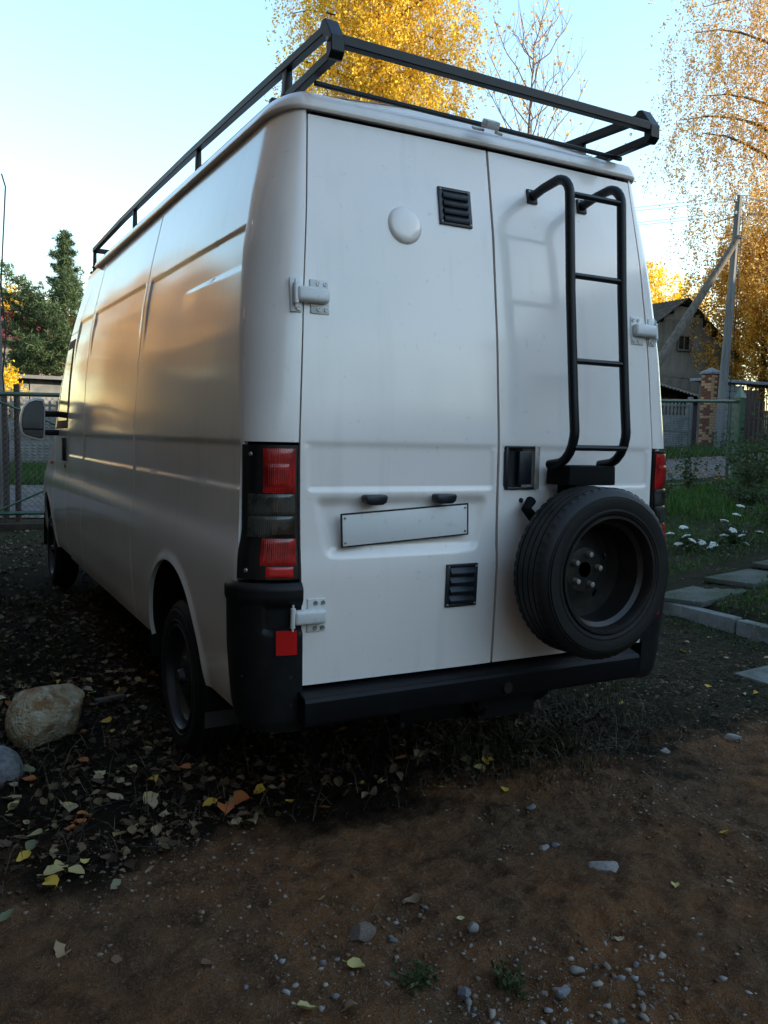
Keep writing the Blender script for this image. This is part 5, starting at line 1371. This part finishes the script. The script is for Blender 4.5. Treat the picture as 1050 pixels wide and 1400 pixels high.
GR = leaf_mat('garden_grass', [(.035, .095, .010), (.055, .13, .018), (.025, .060, .010), (.10, .13, .03)], .3)
GD = leaf_mat('dull_yard_grass', [(.022, .032, .008), (.035, .042, .012), (.06, .05, .02), (.014, .018, .007)], .25)
DRY = leaf_mat('dry_stalks', [(.07, .05, .03), (.03, .02, .012), (.14, .11, .07), (.018, .013, .009)], .1)
one = lambda x, y: np.ones_like(x)
grass('garden_grass', 26000, lambda x, y: np.clip(.75+zone_noise(x, y, 11, .8), 0, 1)*((y > 2.95+.27*(x-3.9)) | (y < 2.12+.27*(x-3.9))), ([3.54, -.5], [9.5, 8.5]), .04, .12, GR, 71, .0035, .8)
def ground_cover(name, n, fn, box, hmax, ls, m_, seed):
    r = np.random.default_rng(seed); P = []
    while len(P) < n:
        q_ = r.uniform(box[0], box[1], (n*2, 2)); q_ = q_[r.random(len(q_)) < fn(q_[:, 0], q_[:, 1])]; P += list(q_)
    P = np.array(P[:n]); z = gh(P[:, 0], P[:, 1])+hmax*r.random(n)**1.5
    leaf_cloud(name, np.column_stack([P, z]), ls, m_, None, r, kind='stuff')
ground_cover('garden_weeds', 9000, lambda x, y: np.clip(.2+1.6*noise2(x, y, 31, 3, .8), 0, 1)*((y > 3.0+.27*(x-3.9)) | (y < 2.1+.27*(x-3.9))), ([3.56, 0], [10.5, 8.5]), .14, .030, GREE, 91)
ground_cover('yard_edge_weeds', 1500, lambda x, y: np.exp(-((x-3.28)/.10)**2), ([2.9, -.5], [3.42, 3.2]), .05, .016, GREE, 92)
grass('far_garden_grass', 12000, one, ([8, 5.0], [17, 10.3]), .10, .26, GR, 72, .009)
grass('verge_grass', 16000, lambda x, y: .5+.5*(y > 15.4), ([-3, 15.2], [3.2, 17.9]), .10, .28, GR, 73, .009)
grass('verge_grass', 14000, one, ([11, 14.6], [25, 16.2]), .10, .30, GR, 74, .012)
grass('yard_grass', 9000, lambda x, y: np.clip((x-.9)/.9, 0, 1)*np.clip(.1+1.9*zone_noise(x, y, 21, .9), 0, 1)*(x < 3.38), ([.6, -.6], [3.4, 3.2]), .015, .055, GD, 75, .0022)
grass('yard_grass', 5000, lambda x, y: np.clip(.1+1.4*zone_noise(x, y, 22, .8), 0, 1), ([-4, 2.2], [-1.05, 10.2]), .02, .07, GD, 76, .003)
grass('dry_stalks', 3600, lambda x, y: (y > .12)*(.35+.6*(np.abs(x-.55) < .5)), ([-1.9, .05], [1.6, 1.6]), .03, .14, DRY, 77, .0016, 1.6)
grass('yard_weeds', 500, lambda x, y: np.exp(-((x-.55)/.45)**2-((y-.42)/.25)**2), ([-.3, 0], [1.5, 1.2]), .04, .13, GD, 78, .003, 1.2)

# dark twiggy growth beneath the step
def leafy_plant(name, loc, R_, H_, n_stem, per, ls, lm, label, cat='plant', seed=1, stem_m=None, group=None, leafz=.2):
    r = np.random.default_rng(seed); e = empty(name, loc, label, cat, group); q = MB(); P = []
    for k in range(n_stem):
        a = r.random()*2*PI; L_ = H_*r.uniform(.6, 1.05); out = R_*r.uniform(.3, 1)
        pts = [(math.cos(a)*out*s**1.4, math.sin(a)*out*s**1.4, L_*s*(1-.12*s)) for s in (0, .33, .66, 1)]
        q.tube(pts, [.0035+.0012*H_, .003, .0022, .0012], 4)
        t = leafz+(1-leafz)*r.random(per); c = np.stack([np.interp(t, [0, .33, .66, 1], [p[i] for p in pts]) for i in range(3)], -1)
        P.append(c+r.normal(size=c.shape)*ls*.75)
    q.build('stem', stem_m or TWIG, e); leaf_cloud('leaves', np.vstack(P), ls, lm, e, r, kind='stuff'); return e
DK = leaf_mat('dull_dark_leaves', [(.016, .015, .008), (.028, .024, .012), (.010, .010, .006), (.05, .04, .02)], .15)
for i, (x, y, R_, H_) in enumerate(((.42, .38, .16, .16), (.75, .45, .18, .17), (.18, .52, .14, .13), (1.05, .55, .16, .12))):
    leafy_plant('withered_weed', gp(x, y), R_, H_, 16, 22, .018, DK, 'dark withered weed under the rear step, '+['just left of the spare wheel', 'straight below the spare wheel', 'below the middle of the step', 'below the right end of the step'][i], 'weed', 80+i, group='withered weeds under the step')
for i, (x, y, s, lb) in enumerate(((-.80, -.83, .075, 'small green creeping weed beside the white stone'), (-.60, -.95, .065, 'green creeping weed at the edge of the gravel patch'), (.06, -.60, .0, ''))):
    if s: leafy_plant('green_weed', gp(x, y), s, s*.55, 12, 12, .020, GREE, lb, 'weed', 90+i)
leafy_plant('garden_shrub', (12.7, 8.9, gzf(12.7, 8.9)), 1.0, 1.3, 34, 34, .07, GREE, 'leafy shrub in front of the pointed green post', 'shrub', 101)
leafy_plant('garden_shrub', (10.6, 8.6, gzf(10.6, 8.6)), .5, 1.15, 14, 22, .07, GREE, 'thin dark shrub close to the right tail light', 'shrub', 102)
leafy_plant('garden_shrub', (9.6, 6.4, gzf(9.6, 6.4)), .8, .55, 34, 34, .055, GREE, 'low dark shrub behind the white flowers', 'shrub', 103)
leafy_plant('garden_shrub', (11.6, 8.0, gzf(11.6, 8.0)), .9, 1.0, 40, 34, .065, GREE, 'dark shrub between the thin shrub and the pointed post', 'shrub', 107)
leafy_plant('garden_shrub', (13.6, 8.2, gzf(13.6, 8.2)), 1.0, 1.0, 44, 34, .065, GREE, 'wide dark shrub at the foot of the pointed post', 'shrub', 108)
leafy_plant('garden_shrub', (10.4, 5.6, gzf(10.4, 5.6)), 1.0, .55, 44, 34, .055, GREE, 'low dark shrub at the right picture edge behind the flowers', 'shrub', 109)
leafy_plant('garden_shrub', (8.0, 6.9, gzf(8, 6.9)), .5, .75, 30, 32, .05, MIDG, 'bright green bushy plant right of the tail light', 'shrub', 104)
leafy_plant('garden_shrub', (14.8, 9.4, gzf(14.8, 9.4)), 1.1, 1.7, 34, 34, .075, GREE, 'dark shrub right of the pointed green post', 'shrub', 105)
leafy_plant('garden_shrub', (7.9, 4.6, gzf(7.9, 4.6)), .6, .40, 30, 34, .045, GREE, 'dark low plant right of the tallest white flowers', 'shrub', 106)
# white flowers
FW = mat('white_petals', (.55, .55, .50), .6, noise=[(40, (.55, .54, .45), .5, .7)]); FC = mat('green_stem', (.06, .11, .04), .6)
def flower_plant(loc, heads, label, seed):
    r = np.random.default_rng(seed); e = empty('white_flower_plant', loc, label, 'flower'); q = MB(); P = []
    for (dx, dz, dy) in heads:
        pts = [(dx*.1, dy*.1, 0), (dx*.4, dy*.4, dz*.5), (dx, dy, dz)]; q.tube(pts, [.005, .004, .003], 5)
        h = MB()
        for k in range(13):
            a = k*2.4; rr = .044*math.sqrt(k/13.0)
            h.lathe([(0, .014), (.012, .012), (.016, .003), (.005, -.004)], (rr*math.cos(a), rr*math.sin(a), -.014*rr/.044+.004*r.random()), 'z', 7)
        h.build('flower_head', FW, e, (dx, dy, dz), (r.normal()*.3, r.normal()*.3, 0))
        t = r.random(16); c = np.stack([np.interp(t, [0, .5, 1], [p[i] for p in pts]) for i in range(3)], -1); P.append(c+r.normal(size=c.shape)*.018)
    q.build('stems', FC, e); leaf_cloud('leaves', np.vstack(P), .035, GREE, e, r, kind='stuff')
b1 = (5.60, 4.0, gzf(5.6, 4)); zb_ = b1[2]
flower_plant(b1, [(-.16, .30-.0, 0), (-.26, .22, .1), (-.12, .16, -.1), (-.06, .19, .05), (-.12, .10, .1), (.14, .12, 0), (.02, .05, .1)], 'white flowering plant nearest the spare wheel', 111)
flower_plant((5.98, 4.05, zb_), [(-.03, .05, 0), (.02, .08, 0), (.30, .16, .1)], 'small trailing white flowering plant between the two larger ones', 112)
flower_plant((6.45, 4.0, zb_), [(-.10, .52, 0), (-.16, .42, 0), (-.24, .34, .1), (-.20, .24, 0), (.10, .20, .1), (.25, .20, 0), (.02, .07, 0), (-.07, .17, 0)], 'tallest white flowering plant at the right picture edge', 113)
leafy_plant('herb_plant', (5.7, 4.15, gzf(5.7, 4.15)), .30, .22, 30, 24, .035, GREE, 'leafy green herb around the white flowers', 'plant', 120)
leafy_plant('herb_plant', (6.5, 4.2, gzf(6.5, 4.2)), .35, .30, 30, 24, .035, GREE, 'leafy green herb below the tallest white flowers', 'plant', 121)
